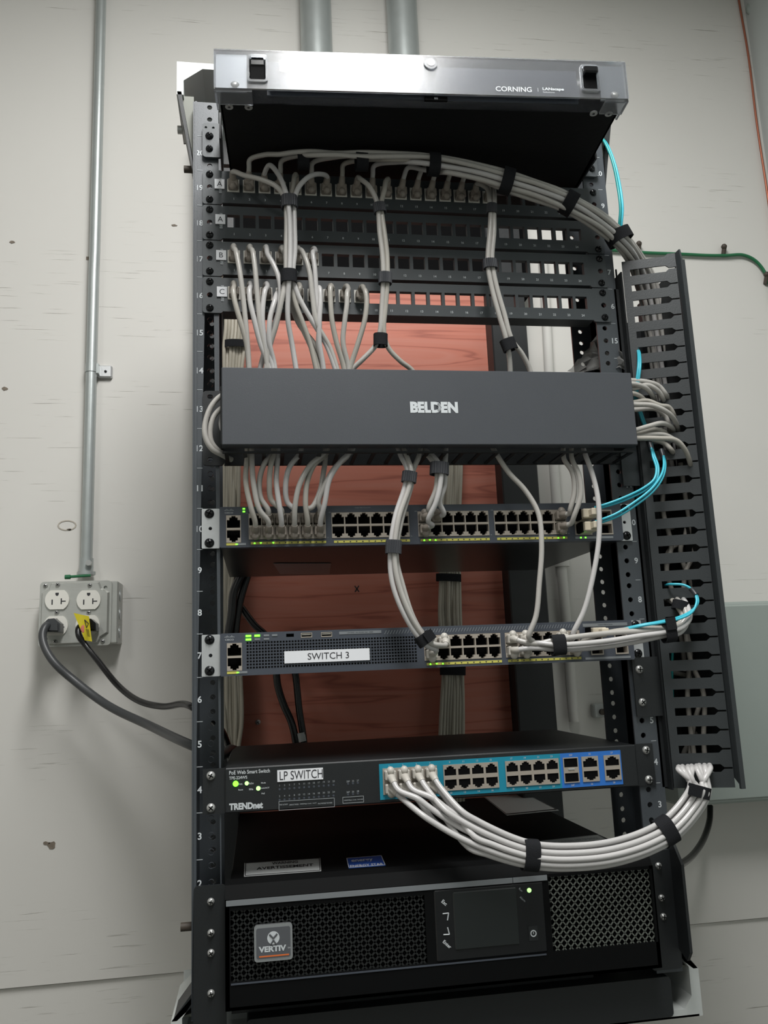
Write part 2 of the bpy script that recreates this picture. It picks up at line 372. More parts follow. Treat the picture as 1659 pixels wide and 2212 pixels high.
# power cords
def cordthing(label,pts,r,m,plugc,plugdim,tagit=False):
    P=[at(x,y,Y) for x,y,Y in pts]
    t=thing('power_cord',label,'power cord',P[0]); b=MB(); b.tube(P,r,m,14); b.build('cord',t)
    p=at(*plugc,OY); a,c=plugdim; b=MB()
    pr=[(-a,-c*.8),(a,-c),(a*.95,c*.25),(a*.35,c),(-a*.25,c*.95),(-a*.75,c*.3)]
    b.plate([(p.x+x,p.z+z) for x,z in pr],[],OY-.026,OY-.0032,m)
    b.plate([(p.x+x*.8,p.z+z*.8) for x,z in pr],[],OY-.030,OY-.026,m)
    b.build('plug',t); return t,P
t1,_=cordthing('thick dark grey power cord plugged into the lower left outlet',[(113,1352,.392),(100,1352,.380),(92,1370,.372),(97,1398,.365),(118,1432,.36),(160,1470,.36),(230,1522,.34),(320,1566,.28),(416,1611,.16),(470,1632,.16),(500,1618,.24),(522,1640,.30),(530,1720,.33)],.0058,'cordg',(118,1353),(.014,.010))
t2,_=cordthing('slim black power cord with a yellow tag at the lower right outlet',[(196,1352,.392),(172,1354,.380),(170,1372,.375),(186,1395,.375),(212,1428,.365),(255,1481,.34),(300,1514,.3),(350,1526,.26),(398,1521,.2),(420,1530,.18),(465,1560,.22),(492,1610,.27),(505,1700,.29)],.0044,'cord',(197,1352),(.012,.009))
b=MB()
def tagpt(u,v,d=0):
    A,B,C,D=[at(*q,.366) for q in ((159,1324),(192,1331),(200,1386),(183,1387))]
    D=at(182,1383,.366); p=(A*(1-u)+B*u)*(1-v)+(D*(1-u)+C*u)*v; p.y+= .004*math.sin(u*3+v*2)+d; return p
g=7; vs=[tagpt(i/g,j/g) for j in range(g+1) for i in range(g+1)]+[tagpt(i/g,j/g,.0004) for j in range(g+1) for i in range(g+1)]
n2=(g+1)**2; fs=[]
for j in range(g):
    for i in range(g): k=j*(g+1)+i; fs+=[(k,k+g+1,k+g+2,k+1),(n2+k,n2+k+1,n2+k+g+2,n2+k+g+1)]
b.add(vs,fs,'tag',True)
for a_,b_ in (((.62,.18),(.9,.30)),((.9,.30),(.66,.48)),((.66,.48),(.62,.18))):
    b.cyl(tagpt(*a_,-.0006),tagpt(*b_,-.0006),.0005,'ink',5)
for v in (.55,.6,.65,.7,.75,.8): b.cyl(tagpt(.55,v,-.0004),tagpt(.85,v,-.0004),.0003,'clip',4)
b.ball(tagpt(.3,.55,-.0003),.004,'tagp',(1,.1,1.4)); b.build('warning_tag',t2,label='yellow warning tag')
# ------------------------------------------------------------------ right wall things
t=thing('wall_cabinet','grey-green metal wall cabinet partly hidden by the finger duct','cabinet',(.62,WY,.041))
b=MB(); b.box(.452,.80,.362,WY-.0005,.041,.3515,'cabinet',.004); b.build('body',t)
b=MB(); b.box(.456,.798,.359,.3625,.046,.347,'cabinet',.003); b.build('door',t)
t=thing('ground_wire','green ground wire stapled across the right wall','wire',at(1440,548,.45))
P=[at(x,y,WY-.006) for x,y in ((1290,538),(1340,542),(1390,546),(1470,549),(1530,552),(1570,552),(1605,551),(1630,562),(1650,585),(1664,620),(1670,660))]
b=MB(); b.tube(P,.0031,'green',10); b.build('wire',t)
for px,py in ((1381,540),(1565,546),(1657,606)):
    p=at(px,py,WY-.008); b=MB(); b.cyl(p+Vector((0,.006,-.004)),p+Vector((.001,-.001,.012)),.0042,'clip',8); b.ball(p+Vector((0,-.001,.012)),.0055,'clip'); b.build('clip',t)
t=thing('copper_wire','bare copper wire running down the right corner','wire',(.806,WY-.008,.9))
P=[(.803,WY-.004,1.8),(.803,WY-.004,1.6),(.806,WY-.006,1.45),(.805,WY-.005,1.3),(.806,WY-.006,1.15),(.806,WY-.006,.9),(.806,WY-.006,0),(.806,WY-.006,-1.24)]
b=MB(); b.tube(P,.0022,'copper',8); b.build('wire',t)
p=at(1622,20,WY-.01); b=MB(); b.ball(p,.011,'cabinet',(1,.7,1.5)); b.build('clamp',t)
P=[(1534,1742,.44),(1533,1770,.42),(1523,1805,.38),(1500,1843,.3),(1462,1872,.18),(1430,1885,.12)]
b=MB(); b.tube([at(*q) for q in P],.0048,'cord',12); o=b.build('black_cord',origin=at(*P[0]),label='black cord hanging below the cabinet to the bottom right of the rack',category='cord')
p=at(1299,1535,WY-.015); t=thing('cable_clamp','small pale clamp on the wall behind the right rail','clamp',(p.x,WY,p.z))
b=MB(); b.box(p.x-.012,p.x+.010,WY-.014,WY-.0003,p.z-.011,p.z+.011,'bracket',.002); b.cyl((p.x+.001,WY-.02,p.z-.002),(p.x+.001,WY-.013,p.z-.002),.005,'clip',10); b.build('body',t)
# ------------------------------------------------------------------ plywood and wall frame
b=MB(); b.box(-.235,.2145,WY-.03,WY-.0003,-.14,.908,'wood'); 
p=at(557,1560,WY-.03)
ply=b.build('plywood_backboard',origin=(0,WY,-.14),label='reddish plywood board fixed to the wall behind the rack',category='board')
ply['_org']=(0,WY,-.14)
screw(ply,p.x,WY-.03,p.z,.0042,'ear'); 
p=at(771,1272,WY-.0305); b=MB()
for a in (.6,-.6):
    X=Matrix.Translation(p)@Matrix.Rotation(a,4,'Y'); b.box(-.0008,.0008,-.0002,.0004,-.006,.006,'ink',X=X)
b.build('pencil_mark',ply)
t=thing('wall_frame','black steel frame on the wall framing the plywood','frame',(0,WY,-.14))
for s in (-1,1):
    b=MB(); b.box(*(sorted((s*.2147,s*.277))),.395,WY-.0305 if s<0 else WY-.0005,-.10,1.2,'black',.002); b.build('post',t)
b=MB(); b.box(-.272,at(1141,575,.428).x,.424,WY-.0005,.909,1.10,'deep'); b.build('crossbar',t)
# beige bundles behind
def plain_tubes(defs,Y,r,m,name,label,cat,group):
    for ps in defs:
        P=[at(x,y,Y+random.uniform(-.004,.004)) for x,y in ps]
        b=MB(); b.tube(P,r,m,10,6); b.build(name,origin=P[0],label=label,category=cat,group=group)
defs=[]
for k in range(8):
    f=k/7
    defs.append([(958+38*f,930),(960+36*f,1010),(950+40*f,1180),(952+40*f,1250),(950+44*f,1330),(958+40*f,1440),(954+46*f,1520),(950+50*f,1620),(950+50*f,1760)])
plain_tubes(defs,WY-.055,.0031,'wallcable','riser_cable','beige cable in the flat bundle down the middle of the plywood','cable','beige cables down the plywood')
defs=[]
for k in range(7):
    f=k/6; defs.append([(470+60*f,560),(488+44*f,690),(484+44*f,750),(484+38*f,800),(484+32*f,1010),(485+30*f,1090),(484+22*f,1200),(484+16*f,1300),(484+30*f,1380),(484+36*f,1470),(486+36*f,1560),(494+20*f,1625),(500+14*f,1700)])
plain_tubes(defs,.375,.0031,'wallcable','riser_cable','beige cable in the bundle behind the left rail','cable','beige cables behind the left rail')
# ------------------------------------------------------------------ straps
def ring(c,T,a,bd,L,m,ribs=False,name='cable_strap',label='',group=None,thick=.0013,tail=0):
    T=T.normalized(); V=Vector((0,1,0)); V=(V-T*V.dot(T)).normalized(); N=T.cross(V)
    n=48; vs=[]; 
    for e in (-.5,.5):
        for inner in (0,1):
            for k in range(n):
                q=2*math.pi*k/n; co,si=math.cos(q),math.sin(q)
                f=1/((abs(co)**2.6+abs(si)**2.6)**(1/2.6))
                rr=0 if not inner else -thick
                if not inner and ribs: rr=.0006*(1 if k%2 else 0)-.0002
                vs.append(c+T*L*e+N*(co*f*(a+rr))+V*(si*f*(bd+rr)))
    fs=[]
    for k in range(n):
        j=(k+1)%n; o,i,o2,i2=0,n,2*n,3*n
        fs+=[(o+k,o+j,o2+j,o2+k),(i+j,i+k,i2+k,i2+j),(o+j,o+k,i+k,i+j),(o2+k,o2+j,i2+j,i2+k)]
    b=MB(); b.add(vs,fs,m)
    if tail:
        X=Matrix.Translation(c+N*(a*.2)-V*(bd+.0012))@Matrix((N,V,T)).transposed().to_4x4()
        b.box(-.001,a*.8+tail*.6,-.0007,.0007,-L*.47,L*.47,m,X=X)
    return b.build(name,origin=c,label=label,category='cable strap',**({'group':group} if group else {}))
def strap(px,py,Y,ang,a,L,label,ribs=False,bd=None,tail=0,m=None):
    c=at(px,py,Y); q=math.radians(ang); d=at(px+20*math.cos(q),py+20*math.sin(q),Y)-c
    return ring(c,d,a,bd or a*.85,L,m or ('ribs' if ribs else 'strap'),ribs,label=label,tail=tail)
strap(510,745,.375,90,.019,.012,'black strap round the beige bundle beside the left rail',bd=.010)
strap(969,1248,WY-.055,90,.0205,.012,'black strap on the middle beige bundle, just below the upper 48-port switch',bd=.007)
strap(978,1448,WY-.055,90,.0205,.015,'black strap on the middle beige bundle, just below the SWITCH 3 unit',bd=.007)
# black cables hanging behind
for ps,Y,r,lab in (
 ([(596,1440),(600,1480),(612,1520),(630,1562),(640,1610),(642,1660)],.33,.0052,'black cord hanging in front of the plywood, left of the pair'),
 ([(634,1430),(640,1470),(646,1530),(655,1590),(662,1650)],.33,.005,'black cord hanging in front of the plywood, right of the pair'),
 ([(522,1240),(505,1280),(500,1330),(488,1400)],.30,.006,'black cord curving down beside the left rail, nearer the rail'),
 ([(535,1240),(520,1290),(512,1330),(505,1400)],.31,.006,'black cord curving down beside the left rail, farther from the rail'),
 ([(520,1310),(550,1350),(580,1380),(596,1440)],.32,.005,'black cord leaning right above the SWITCH 3 unit')):
    P=[at(x,y,Y) for x,y in ps]; b=MB(); b.tube(P,r,'cord',10); o=b.build('black_cord',origin=P[0],label=lab,category='cord')
    if 'right of the pair' in lab:
        o['_org']=tuple(P[0]); p=at(653,1592,Y-.001); b=MB(); b.cyl(p+Vector((0,0,-.006)),p+Vector((-.002,0,.006)),.0062,'paper',10); b.build('white_tag',o)
# ------------------------------------------------------------------ rack
RB,RT=-.057,.9335
rack=thing('equipment_rack','black open wall rack holding all the network gear','rack',(0,.04,RB))
HX=.2335
hz=[n*U+d for n in range(-2,21) for d in (.00635,.022225,.0381) if n*U+d<RT-.005 and n*U+d>RB+.004]
for s in (-1,1):
    b=MB(); x0,x1=sorted((s*.2525,s*.2235)); holes=[circ(s*HX,z,.0030,10) for z in hz]
    b.plate(rect(x0,x1,RB,RT),holes,0,.0025,'rail')
    b.plate(rect(x0,x1,RB,RT),[circ(s*(HX+.002),z,.0030,8) for z in hz],.0775,.08,'rail')
    b.box(*sorted((s*.2525,s*.250)),.0025,.0775,RB,RT,'rail')
    if s<0: b.box(-.2505,-.2478,-.0012,0,RB,RT,'rail')
    b.build('upright',rack)
    b=MB()
    for n in range(0,21):
        b.text(str(n+1) if n<20 else '21',s*.2447,(n+.5)*U,.0068,'wprint',-.0003,bold=.02) if n<20 else None
        b.box(s*.2447-.003,s*.2447+.003,-.0003,-.0001,n*U-.00035,n*U+.00035,'gprint')
    b.build('printed_numbers',rack)
# bracket plates at the ends
def endframe(name,zo,zi,sgn):
    b=MB(); X=.272; 
    out=[(-X,zo),(X,zo),(X,zi),(X-.008,zi),(X-.008,zo-sgn*.025),(X-.03,zo-sgn*.008),(-X+.03,zo-sgn*.008),(-X+.008,zo-sgn*.025),(-X+.008,zi),(-X,zi)]
    b.plate(out,[],.004,.10,'bracket'); b.box(-X,X,.098,.10,*sorted((zi,zo)),'bracket')
    return b.build(name,rack,label='light grey bracket')
endframe('top_bracket',.989,.945,1); b=MB(); X,zo,zi=.272,-.103,-.057
h=[(X,zo),(X,zi),(.2530,zi+.019),(.2490,zi+.019),(.2615,zi+.002),(.2615,zo+.020),(.2520,zo+.008)]
b.plate(h+[(-x,z) for x,z in reversed(h)],[],.004,.10,'bracket'); b.box(-.268,.268,.098,.10,zo,zi+.015,'bracket'); b.box(-.268,.268,.004,.10,zo,zo+.002,'bracket')
b.build('bottom_bracket',rack,label='light grey bracket')
for s in (-1,1):
    for zz,z2 in ((.949,.842),(-.057,-.034)):
        b=MB(); b.plate([(s*.2715,zz),(s*.2665,zz),(s*.2527,z2+(.012 if z2>.5 else -.012)),(s*.2527,z2)],[],.004,.05,'black'); b.build('side_strap',rack)
        b=MB(); b.plate([(s*.2665,zz),(s*.2527,zz),(s*.2527,z2+(.02 if z2>.5 else -.02))],[],.012,.05,'gusset'); b.build('side_gusset',rack)
for px,py in ((405,366),(400,2002)):
    p=at(px,py,.02); b=MB(); b.cyl((-.2525,.02,p.z),(-.2645,.02,p.z),.0042,'clip',14); b.build('stud',rack)
b=MB(); b.box(-.2225,.2225,.07,.078,.90,.932,'black'); b.build('top_crossbar',rack)
p=at(395,270,.03); b=MB(); b.cyl((-.2685,.04,p.z),(-.274,.04,p.z),.005,'screws',10); b.build('bolt',rack)
p=at(1495,2135,.03); b=MB(); b.cyl((p.x,.06,p.z),(p.x,.03,p.z),.004,'screws',10); b.build('bolt',rack)
# ------------------------------------------------------------------ patch panels
PITCH=.01791
def jx(i): return -.2066+PITCH*(i-1)
def jz(n): return (n+.545)*U
def panel(n,letter,njack,label,lab_x):
    t=thing('patch_bay',label,'patch panel',(0,0,n*U),'patch panels')
    z0=n*U
    b=MB(); f0,f1=-.2190,.2190
    holes=[rect(jx(i)-.0071,jx(i)+.0071,jz(n)-.0079,jz(n)+.0079) for i in range(1,25)]
    b.plate(rect(f0,f1,z0+.0024,z0+U-.0016),holes,-.0035,.0025,'panel')
    b.box(f0,f1,.0025,.018,z0+.0024,z0+.004,'panel'); b.box(f0,f1,.0025,.018,z0+U-.0032,z0+U-.0016,'panel')
    b.build('face_plate',t)
    for s in (-1,1):
        x0,x1=sorted((s*.2190,s*.2415)); b=MB()
        b.plate(rrect(x0,x1,z0+.0006,z0+U-.0006,.003),[circ(s*.2335,z0+.022,.0032,12)],-.003,-.0002,'panel'); e_=b.build('ear',t)
        for fz in (.0064,.038): screw(e_,s*.2335,-.003,z0+fz)
    b=MB()
    for i in range(1,25): b.text(str(i),jx(i)+.0005,z0+.0080,.0028,'wprint',-.0037,bold=.02)
    b.text('BELDEN',-.2213+.001*lab_x,z0+.024,.0032,'gprint',-.0037,w=.019,rot=math.pi/2,bold=.03); b.build('printed_numbers',t)
    lx=-.2222+.0012*lab_x
    b=MB(); b.box(lx-.0056,lx+.0056,-.0048,-.0038,z0+.0195,z0+.0315,'label'); b.text(letter,lx,z0+.0255,.0062,'ink',-.0049); b.build('letter_label',t,label='white letter label')
    for i in range(1,njack+1):
        b=MB(); cx=jx(i); cz=jz(n)
        b.plate(rect(cx-.0069,cx+.0069,cz-.0078,cz+.0078),[rect(cx-.0052,cx+.0052,cz-.0052,cz+.0036)],-.0046,.006,'white')
        b.box(cx-.0055,cx+.0055,.004,.0055,cz-.006,cz+.005,'deep'); b.build('keystone_jack',t)
    return t
panel(18,'A',18,'topmost patch panel, lettered A, with cables in its first ports',0)
panel(17,'A',0,'second patch panel, lettered A, with every opening empty',.6)
panel(16,'B',6,'patch panel lettered B with six plugged white jacks',1.2)
panel(15,'C',9,'patch panel lettered C with nine plugged white jacks, above the wide BELDEN cover',1.8)
# ------------------------------------------------------------------ cables
RC=.00285
def plugmesh(x,z,latch,m,path,y0=-.0025,angle=0,bl=.015):
    """plug body in the port, rounded latch hood and the flexible boot along the start of the cable"""
    b=MB()
    b.box(x-.0058,x+.0058,y0-.0105,y0+.006,z-.0044-(.0012 if latch<0 else 0),z+.0044+(.0012 if latch>0 else 0),m,.0012)
    b.ball((x,y0-.0085,z+latch*.0052),.0043,m,(1,1.05,1.05),12)
    pts=catmull(path,8); acc=0; sel=[pts[0]]
    for p,q in zip(pts,pts[1:]):
        acc+=(q-p).length; sel.append(q)
        if acc>bl: break
    b2=MB(); b2.tube(sel,lambda t:.0048-.0014*t,m,12,smoothpath=False)
    return b,b2
ORD='zeroth first second third fourth fifth sixth seventh eighth ninth tenth eleventh twelfth thirteenth fourteenth fifteenth sixteenth seventeenth eighteenth'.split()
def cable(label,path,plug=None,m=None,r=RC,group=None,bl=.015,cat='cable'):
    m=m or random.choice(('cable','cable','cable2','cable3'))
    b=MB(); b.tube(path,r,m,10,7); o=b.build('patch_cable',origin=path[0],label=label,category=cat)
    if group: o['group']=group
    if plug:
        x,z,latch,pm=plug[:4]; y0=plug[4] if len(plug)>4 else -.0045
        o['_org']=tuple(path[0]); g1,g2=plugmesh(x,z,latch,pm,path,y0,bl=bl); pl=g1.build('plug',o); g2.build('boot',pl)
    return o
V=Vector
def pxs(l,Y=None): return [at(q[0],q[1],q[2] if len(q)>2 else Y) for q in l]
# --- top bundle sweeping right
spine=catmull(pxs([(575,356,-.036),(650,349,-.045),(780,350,-.052),(935,356,-.058),(1095,392,-.060),(1230,441,-.052),(1335,512,-.026),(1385,585,.012),(1408,660,.03),(1425,760,.035),(1448,900,.035),(1472,1040,.035)]),10)
offs={2:(.0085,-.004),4:(.003,-.007),6:(.0095,.002),8:(.0035,0),10:(-.003,-.006),12:(-.0025,.001),13:(-.0088,-.003),14:(.006,.0068),15:(-.001,.007),16:(-.0085,.004)}
join={2:605,4:655,6:745,8:790,10:850,12:925,13:960,14:1010,15:1045,16:1075}
def follow(x0px,off,upto=None):
    X0=at(x0px,380,-.05).x; out=[]
    for i in range(0,len(spine)-1,4):
        p=spine[i]
        if p.x<X0: continue
        T=(spine[i+1]-p).normalized(); N=V((-T.z,0,T.x)).normalized(); B=T.cross(N)
        k=1.0 if i<70 else 1.25
        q=p+N*off[0]*k+V((0,1,0))*off[1]*k
        q+=V((random.uniform(-1,1),random.uniform(-1,1),random.uniform(-1,1)))*.0007
        out.append(q)
    return out
for i,off in offs.items():
    x,z=jx(i),jz(18); lean=.004 if i>=12 else .001
    P=[V((x,-.006,z+.001)),V((x,-.015,z+.004)),V((x+lean*.5,-.020,z+.013)),V((x+lean*1.5,-.024,z+.021))]
    f=follow(join[i],off)
    P+=[(P[-1]*.5+f[0]*.5)+V((0,0,.003 if i<12 else -.002))]+f
    cable('sweeping grey patch cable leaving the %s port of the topmost panel'%ORD[i],P,(x,z-.001,-1,'boot'))
for px,py,Y,ang,a,L,lab,bd,tail in ((655,349,-.042,0,.0085,.013,'black strap on the sweeping bundle, first from its left end',.008,0),(781,349,-.050,0,.0100,.0135,'black strap on the sweeping bundle, second from its left end',.010,0),
   (937,355,-.058,6,.0128,.013,'black strap at the crest of the sweeping bundle',.011,0),(1094,391,-.060,17,.0155,.0135,'black strap on the sweeping bundle, above the right half of the panels',.012,0),
   (1229,439,-.052,30,.0138,.014,'black strap on the sweeping bundle, just left of the right rail',.013,.006),(1337,512,-.026,60,.0150,.014,'black strap where the sweeping bundle reaches the finger duct',.014,.009)):
    strap(px,py,Y,ang,a,L,lab,bd=bd)
# --- three bundles falling from the topmost panel
def drop(i,pts,lab,n=18,style='up',m=None):
    x,z=jx(i),jz(n)
    if style=='up': s=[V((x,-.006,z+.001)),V((x,-.014,z+.003)),V((x,-.022,z+.006))]
    elif style=='over': s=[V((x,-.006,z+.001)),V((x,-.014,z+.0035)),V((x+.0005,-.024,z+.003)),V((x+.001,-.034,z-.006))]
    cable(lab,s+pxs(pts),(x,z-.001,-1,'boot'),m)
A='grey cable from the %s topmost port, '
drop(1,[(528,379,-.036),(565,388,-.045),(597,403,-.05),(615,428,-.05),(619,470,-.05),(618,540,-.05),(617,600,-.05),(608,650,-.05),(597,700,-.045),(580,760,-.036),(572,830,-.03)],A%ORD[1]+'arching to the left falling bundle')
drop(3,[(582,357,-.036),(600,375,-.045),(614,405,-.052),(622,435,-.054),(626,480,-.054),(627,540,-.054),(625,600,-.054),(622,640,-.05),(622,690,-.045),(632,750,-.036),(645,830,-.03)],A%ORD[3]+'looping over into the left falling bundle')
drop(5,[(636,382,-.034),(634,402,-.044),(630,432,-.047),(630,480,-.047),(631,540,-.048),(631,600,-.048),(637,650,-.046),(655,700,-.042),(672,750,-.036),(690,830,-.03)],A%ORD[5]+'dropping straight into the left falling bundle')
drop(7,[(686,376,-.036),(664,384,-.046),(645,405,-.05),(636,432,-.05),(636,480,-.05),(637,540,-.05),(633,600,-.05),(645,640,-.048),(672,690,-.044),(705,745,-.036),(735,830,-.03)],A%ORD[7]+'arching back to the left falling bundle')
strap(625,438,-.050,88,.0088,.0135,'ribbed black strap, upper one on the left falling bundle',True,.0085)
strap(624,599,-.050,90,.0088,.0145,'black strap, lower one on the left falling bundle',False,.0080)
drop(9,[(779,387,-.038),(797,402,-.046),(812,430,-.048),(817,455,-.048),(820,500,-.048),(826,550,-.048),(828,600,-.048),(825,660,-.046),(821,715,-.044),(812,745,-.04),(785,775,-.036),(760,800,-.03),(745,830,-.028)],A%ORD[9]+'joining the middle falling pair')
drop(11,[(833,393,-.036),(830,412,-.044),(824,436,-.046),(824,455,-.047),(830,500,-.048),(836,550,-.048),(837,600,-.048),(833,660,-.046),(829,715,-.044),(838,750,-.04),(865,780,-.036),(890,800,-.03),(905,830,-.028)],A%ORD[11]+'the other of the middle falling pair')
strap(820,450,-.048,80,.0068,.011,'ribbed black strap, uppermost on the middle falling pair',True,.0060)
strap(832,602,-.048,90,.0072,.0125,'ribbed black strap halfway down the middle falling pair',True,.0062)
strap(822,735,-.044,90,.0078,.0135,'black strap where the middle falling pair splits',False,.0062)
drop(17,[(1053,408,-.032),(1057,430,-.040),(1060,455,-.044),(1058,500,-.046),(1054,550,-.046),(1054,575,-.046),(1062,620,-.046),(1078,680,-.046),(1094,735,-.044),(1101,780,-.038),(1103,830,-.03)],A%ORD[17]+'joining the right falling pair')
drop(18,[(1066,408,-.032),(1068,430,-.040),(1067,455,-.044),(1067,500,-.046),(1063,550,-.046),(1064,575,-.046),(1073,620,-.046),(1090,680,-.046),(1106,735,-.044),(1128,765,-.038),(1145,800,-.032),(1150,830,-.03)],A%ORD[18]+'the other of the right falling pair')
strap(1062,452,-.044,90,.0058,.0115,'ribbed black strap, uppermost on the right falling pair',True,.0056)
strap(1059,571,-.046,85,.0078,.0105,'ribbed black strap halfway down the right falling pair',True,.0060)
strap(1099,745,-.043,68,.0085,.0135,'black strap near the bottom of the right falling pair',False,.0062)
# --- row B and C
B='grey patch cable looping down from the %s port of panel B'
drop(1,[(509,541,-.040),(517,580,-.044),(525,640,-.044),(531,700,-.042),(536,760,-.036),(540,830,-.03)],B%ORD[1],16,'over')
drop(2,[(545,541,-.040),(551,580,-.044),(556,640,-.044),(562,700,-.042),(573,760,-.036),(582,830,-.03)],B%ORD[2],16,'over')
drop(3,[(578,549,-.038),(590,570,-.042),(602,600,-.044),(606,630,-.044),(600,680,-.040),(580,730,-.03),(566,780,-.025),(555,830,-.022)],B%ORD[3],16,'over')
drop(4,[(616,552,-.030),(620,590,-.034),(624,640,-.035),(646,700,-.034),(683,750,-.03),(705,830,-.028)],B%ORD[4],16,'over')
drop(5,[(650,540,-.038),(660,558,-.044),(669,590,-.046),(675,640,-.046),(685,700,-.044),(712,750,-.036),(738,830,-.03)],B%ORD[5],16,'over')
drop(6,[(676,545,-.040),(680,580,-.043),(683,630,-.043),(690,700,-.042),(688,740,-.038),(696,780,-.034),(704,830,-.03)],B%ORD[6],16,'over','cable2')
Cc='grey patch cable looping down from the %s port of panel C'
drop(1,[(504,626,-.042),(507,650,-.044),(518,690,-.043),(532,740,-.038),(537,790,-.032),(538,830,-.03)],Cc%ORD[1],15,'over','cable3')
drop(2,[(539,625,-.042),(540,650,-.044),(549,690,-.043),(562,740,-.038),(580,790,-.032),(588,830,-.03)],Cc%ORD[2],15,'over','cable2')
drop(3,[(573,627,-.042),(569,650,-.044),(567,690,-.043),(573,740,-.038),(588,790,-.032),(594,830,-.03)],Cc%ORD[3],15,'over','cable2')
drop(4,[(600,632,-.036),(592,655,-.044),(583,690,-.045),(582,740,-.040),(592,785,-.032),(598,830,-.03)],Cc%ORD[4],15,'over','cable2')
drop(5,[(645,632,-.034),(640,660,-.034),(650,700,-.036),(672,750,-.034),(690,800,-.03),(694,830,-.03)],Cc%ORD[5],15,'over')
drop(6,[(690,622,-.042),(692,650,-.045),(690,690,-.045),(690,740,-.040),(698,790,-.034),(702,830,-.03)],Cc%ORD[6],15,'over','cable2')
drop(7,[(714,620,-.042),(714,650,-.044),(717,690,-.043),(727,740,-.038),(742,790,-.032),(748,830,-.03)],Cc%ORD[7],15,'over','cable3')
drop(8,[(750,632,-.042),(749,660,-.044),(745,690,-.043),(741,740,-.038),(752,790,-.032),(756,830,-.03)],Cc%ORD[8],15,'over')
drop(9,[(789,629,-.042),(792,650,-.044),(788,690,-.043),(774,740,-.038),(758,790,-.032),(750,830,-.03)],Cc%ORD[9],15,'over','cable3')
# ------------------------------------------------------------------ wide horizontal cable manager
t=thing('cable_manager','wide two-unit cable manager with a charcoal BELDEN cover','cable manager',(0,0,11*U))
cz0,cz1=11.18*U,13.04*U
b=MB(); b.box(-.2185,.2285,-.066,-.064,cz0,cz1,'cover',.0008); b.box(-.2185,.2285,-.064,-.052,cz1-.0016,cz1,'cover'); b.box(-.2185,.2285,-.064,-.052,cz0,cz0+.0016,'cover'); b.build('cover',t)
p0=at(886,880,-.066); p1=at(989,880,-.066); b=MB(); zc=at(937,880,-.066).z; hh=at(937,868,-.066).z-at(937,892,-.066).z
b.text('BELDEN',(p0.x+p1.x)/2,zc,hh,'wprint',-.0663,w=p1.x-p0.x,bold=.06,sp=.95); 
for k in range(4): 
    c0=p0.x+(p1.x-p0.x)*.545; rr=.0012+.0012*k
    for j in range(8):
        a0=-1.2+2.4*j/8; a1=a0+2.4/8; b.cyl((c0+rr*math.cos(a0),-.0664,zc+rr*math.sin(a0)),(c0+rr*math.cos(a1),-.0664,zc+rr*math.sin(a1)),.00025,'cover',4)
b.build('logo_print',t)
b=MB(); b.box(-.2185,.2285,-.004,.0,11.05*U,12.95*U,'black')
for zz in (11.06*U,12.9*U):
    for k in range(24):
        x=-.2165+k*.0192; b.box(x,x+.004,-.05,-.004,zz,zz+.0018,'black')
    b.box(-.2185,.2285,-.054,-.05,zz,zz+.0018,'black')
b.build('finger_base',t)
for s in (-1,1):
    b=MB(); x0,x1=sorted((s*.2185,s*.2415)) if s<0 else (.2285,.2415); b.plate(rrect(x0,x1,11.05*U,12.95*U,.004),[rrect(s*.2335-.003,s*.2335+.003,z-.0024,z+.0024,.002) for z in (11.2*U,12.8*U)],-.003,-.0002,'black')
    b.box(*( (x0,x0+.002) if s>0 else (x1-.002,x1)),-.05,-.003,11.3*U,12.7*U,'black'); b.build('ear',t)
screw(t,-.2335,-.001,12.2*U)
# loops at the left of the manager
cable('grey cable looping out of the left end of the BELDEN cover, outer loop',pxs([(520,850,-.035),(482,853,-.035),(458,875,-.036),(443,915,-.036),(444,945,-.036),(458,970,-.034),(478,982,-.028),(500,993,-.016)]),m='cable')
cable('grey cable looping out of the left end of the BELDEN cover, middle loop',pxs([(520,872,-.035),(482,880,-.034),(462,900,-.034),(454,930,-.034),(457,955,-.033),(470,972,-.03),(490,985,-.02)]),m='cable')
cable('grey cable barely showing at the left end of the BELDEN cover, inner loop',pxs([(520,880,-.03),(486,890,-.028),(478,910,-.028),(482,930,-.028),(510,950,-.028)]),m='cable2')
# ------------------------------------------------------------------ vertical finger duct
b0=V((.2575,-.012,0)); e1=V((.0585,-.021,0)); 
duct=thing('cable_duct','tall black slotted finger duct hanging beside the right rail','cable duct',(.29,0,3*U))
dz0,dz1=.1285,.7415
z_of=lambda py: at(1350+(py-560)*.1+60,py,-.02).z
ys=[620,654,687,720,753,788,823,859,893,928,964,1000,1037,1074,1111,1148,1186,1225,1262,1299,1338,1378,1417,1456,1497,1536,1577,1618,1659]
zt,zb=z_of(620),z_of(1659); zs=[zt+(zb-zt)*k/28 for k in range(-1,29)]
fnp=lambda u,v,d: b0+e1*u+V((0,0,v))+V((.021,.0585,0)).normalized()*d
hh=.0041; b=MB(); holes=[]
for z in zs: holes.append([(.14,z-hh),(.80,z-hh),(.86,z-hh*.22),(1.0-.004,z-hh*.22),(1.0-.004,z+hh*.22),(.86,z+hh*.22),(.80,z+hh),(.14,z+hh)])
b.plate([(0,dz0),(1,dz0),(1,dz1+.003),(.86,dz1+.003),(.8,dz1),(0,dz1)],holes,0,.0018,'ductm',fn=fnp); b.build('finger_panel',duct)
b=MB(); hol=[rect(.003,.0045,dz0+.03+k*.0283,dz0+.045+k*.0283) for k in range(21)]
b.plate(rect(-.010,.016,dz0-.002,dz1-.012),hol,.2560,.2578,'black',fn=lambda u,v,d:(d,u,v)); b.build('side_flange',duct)
T=b0+e1
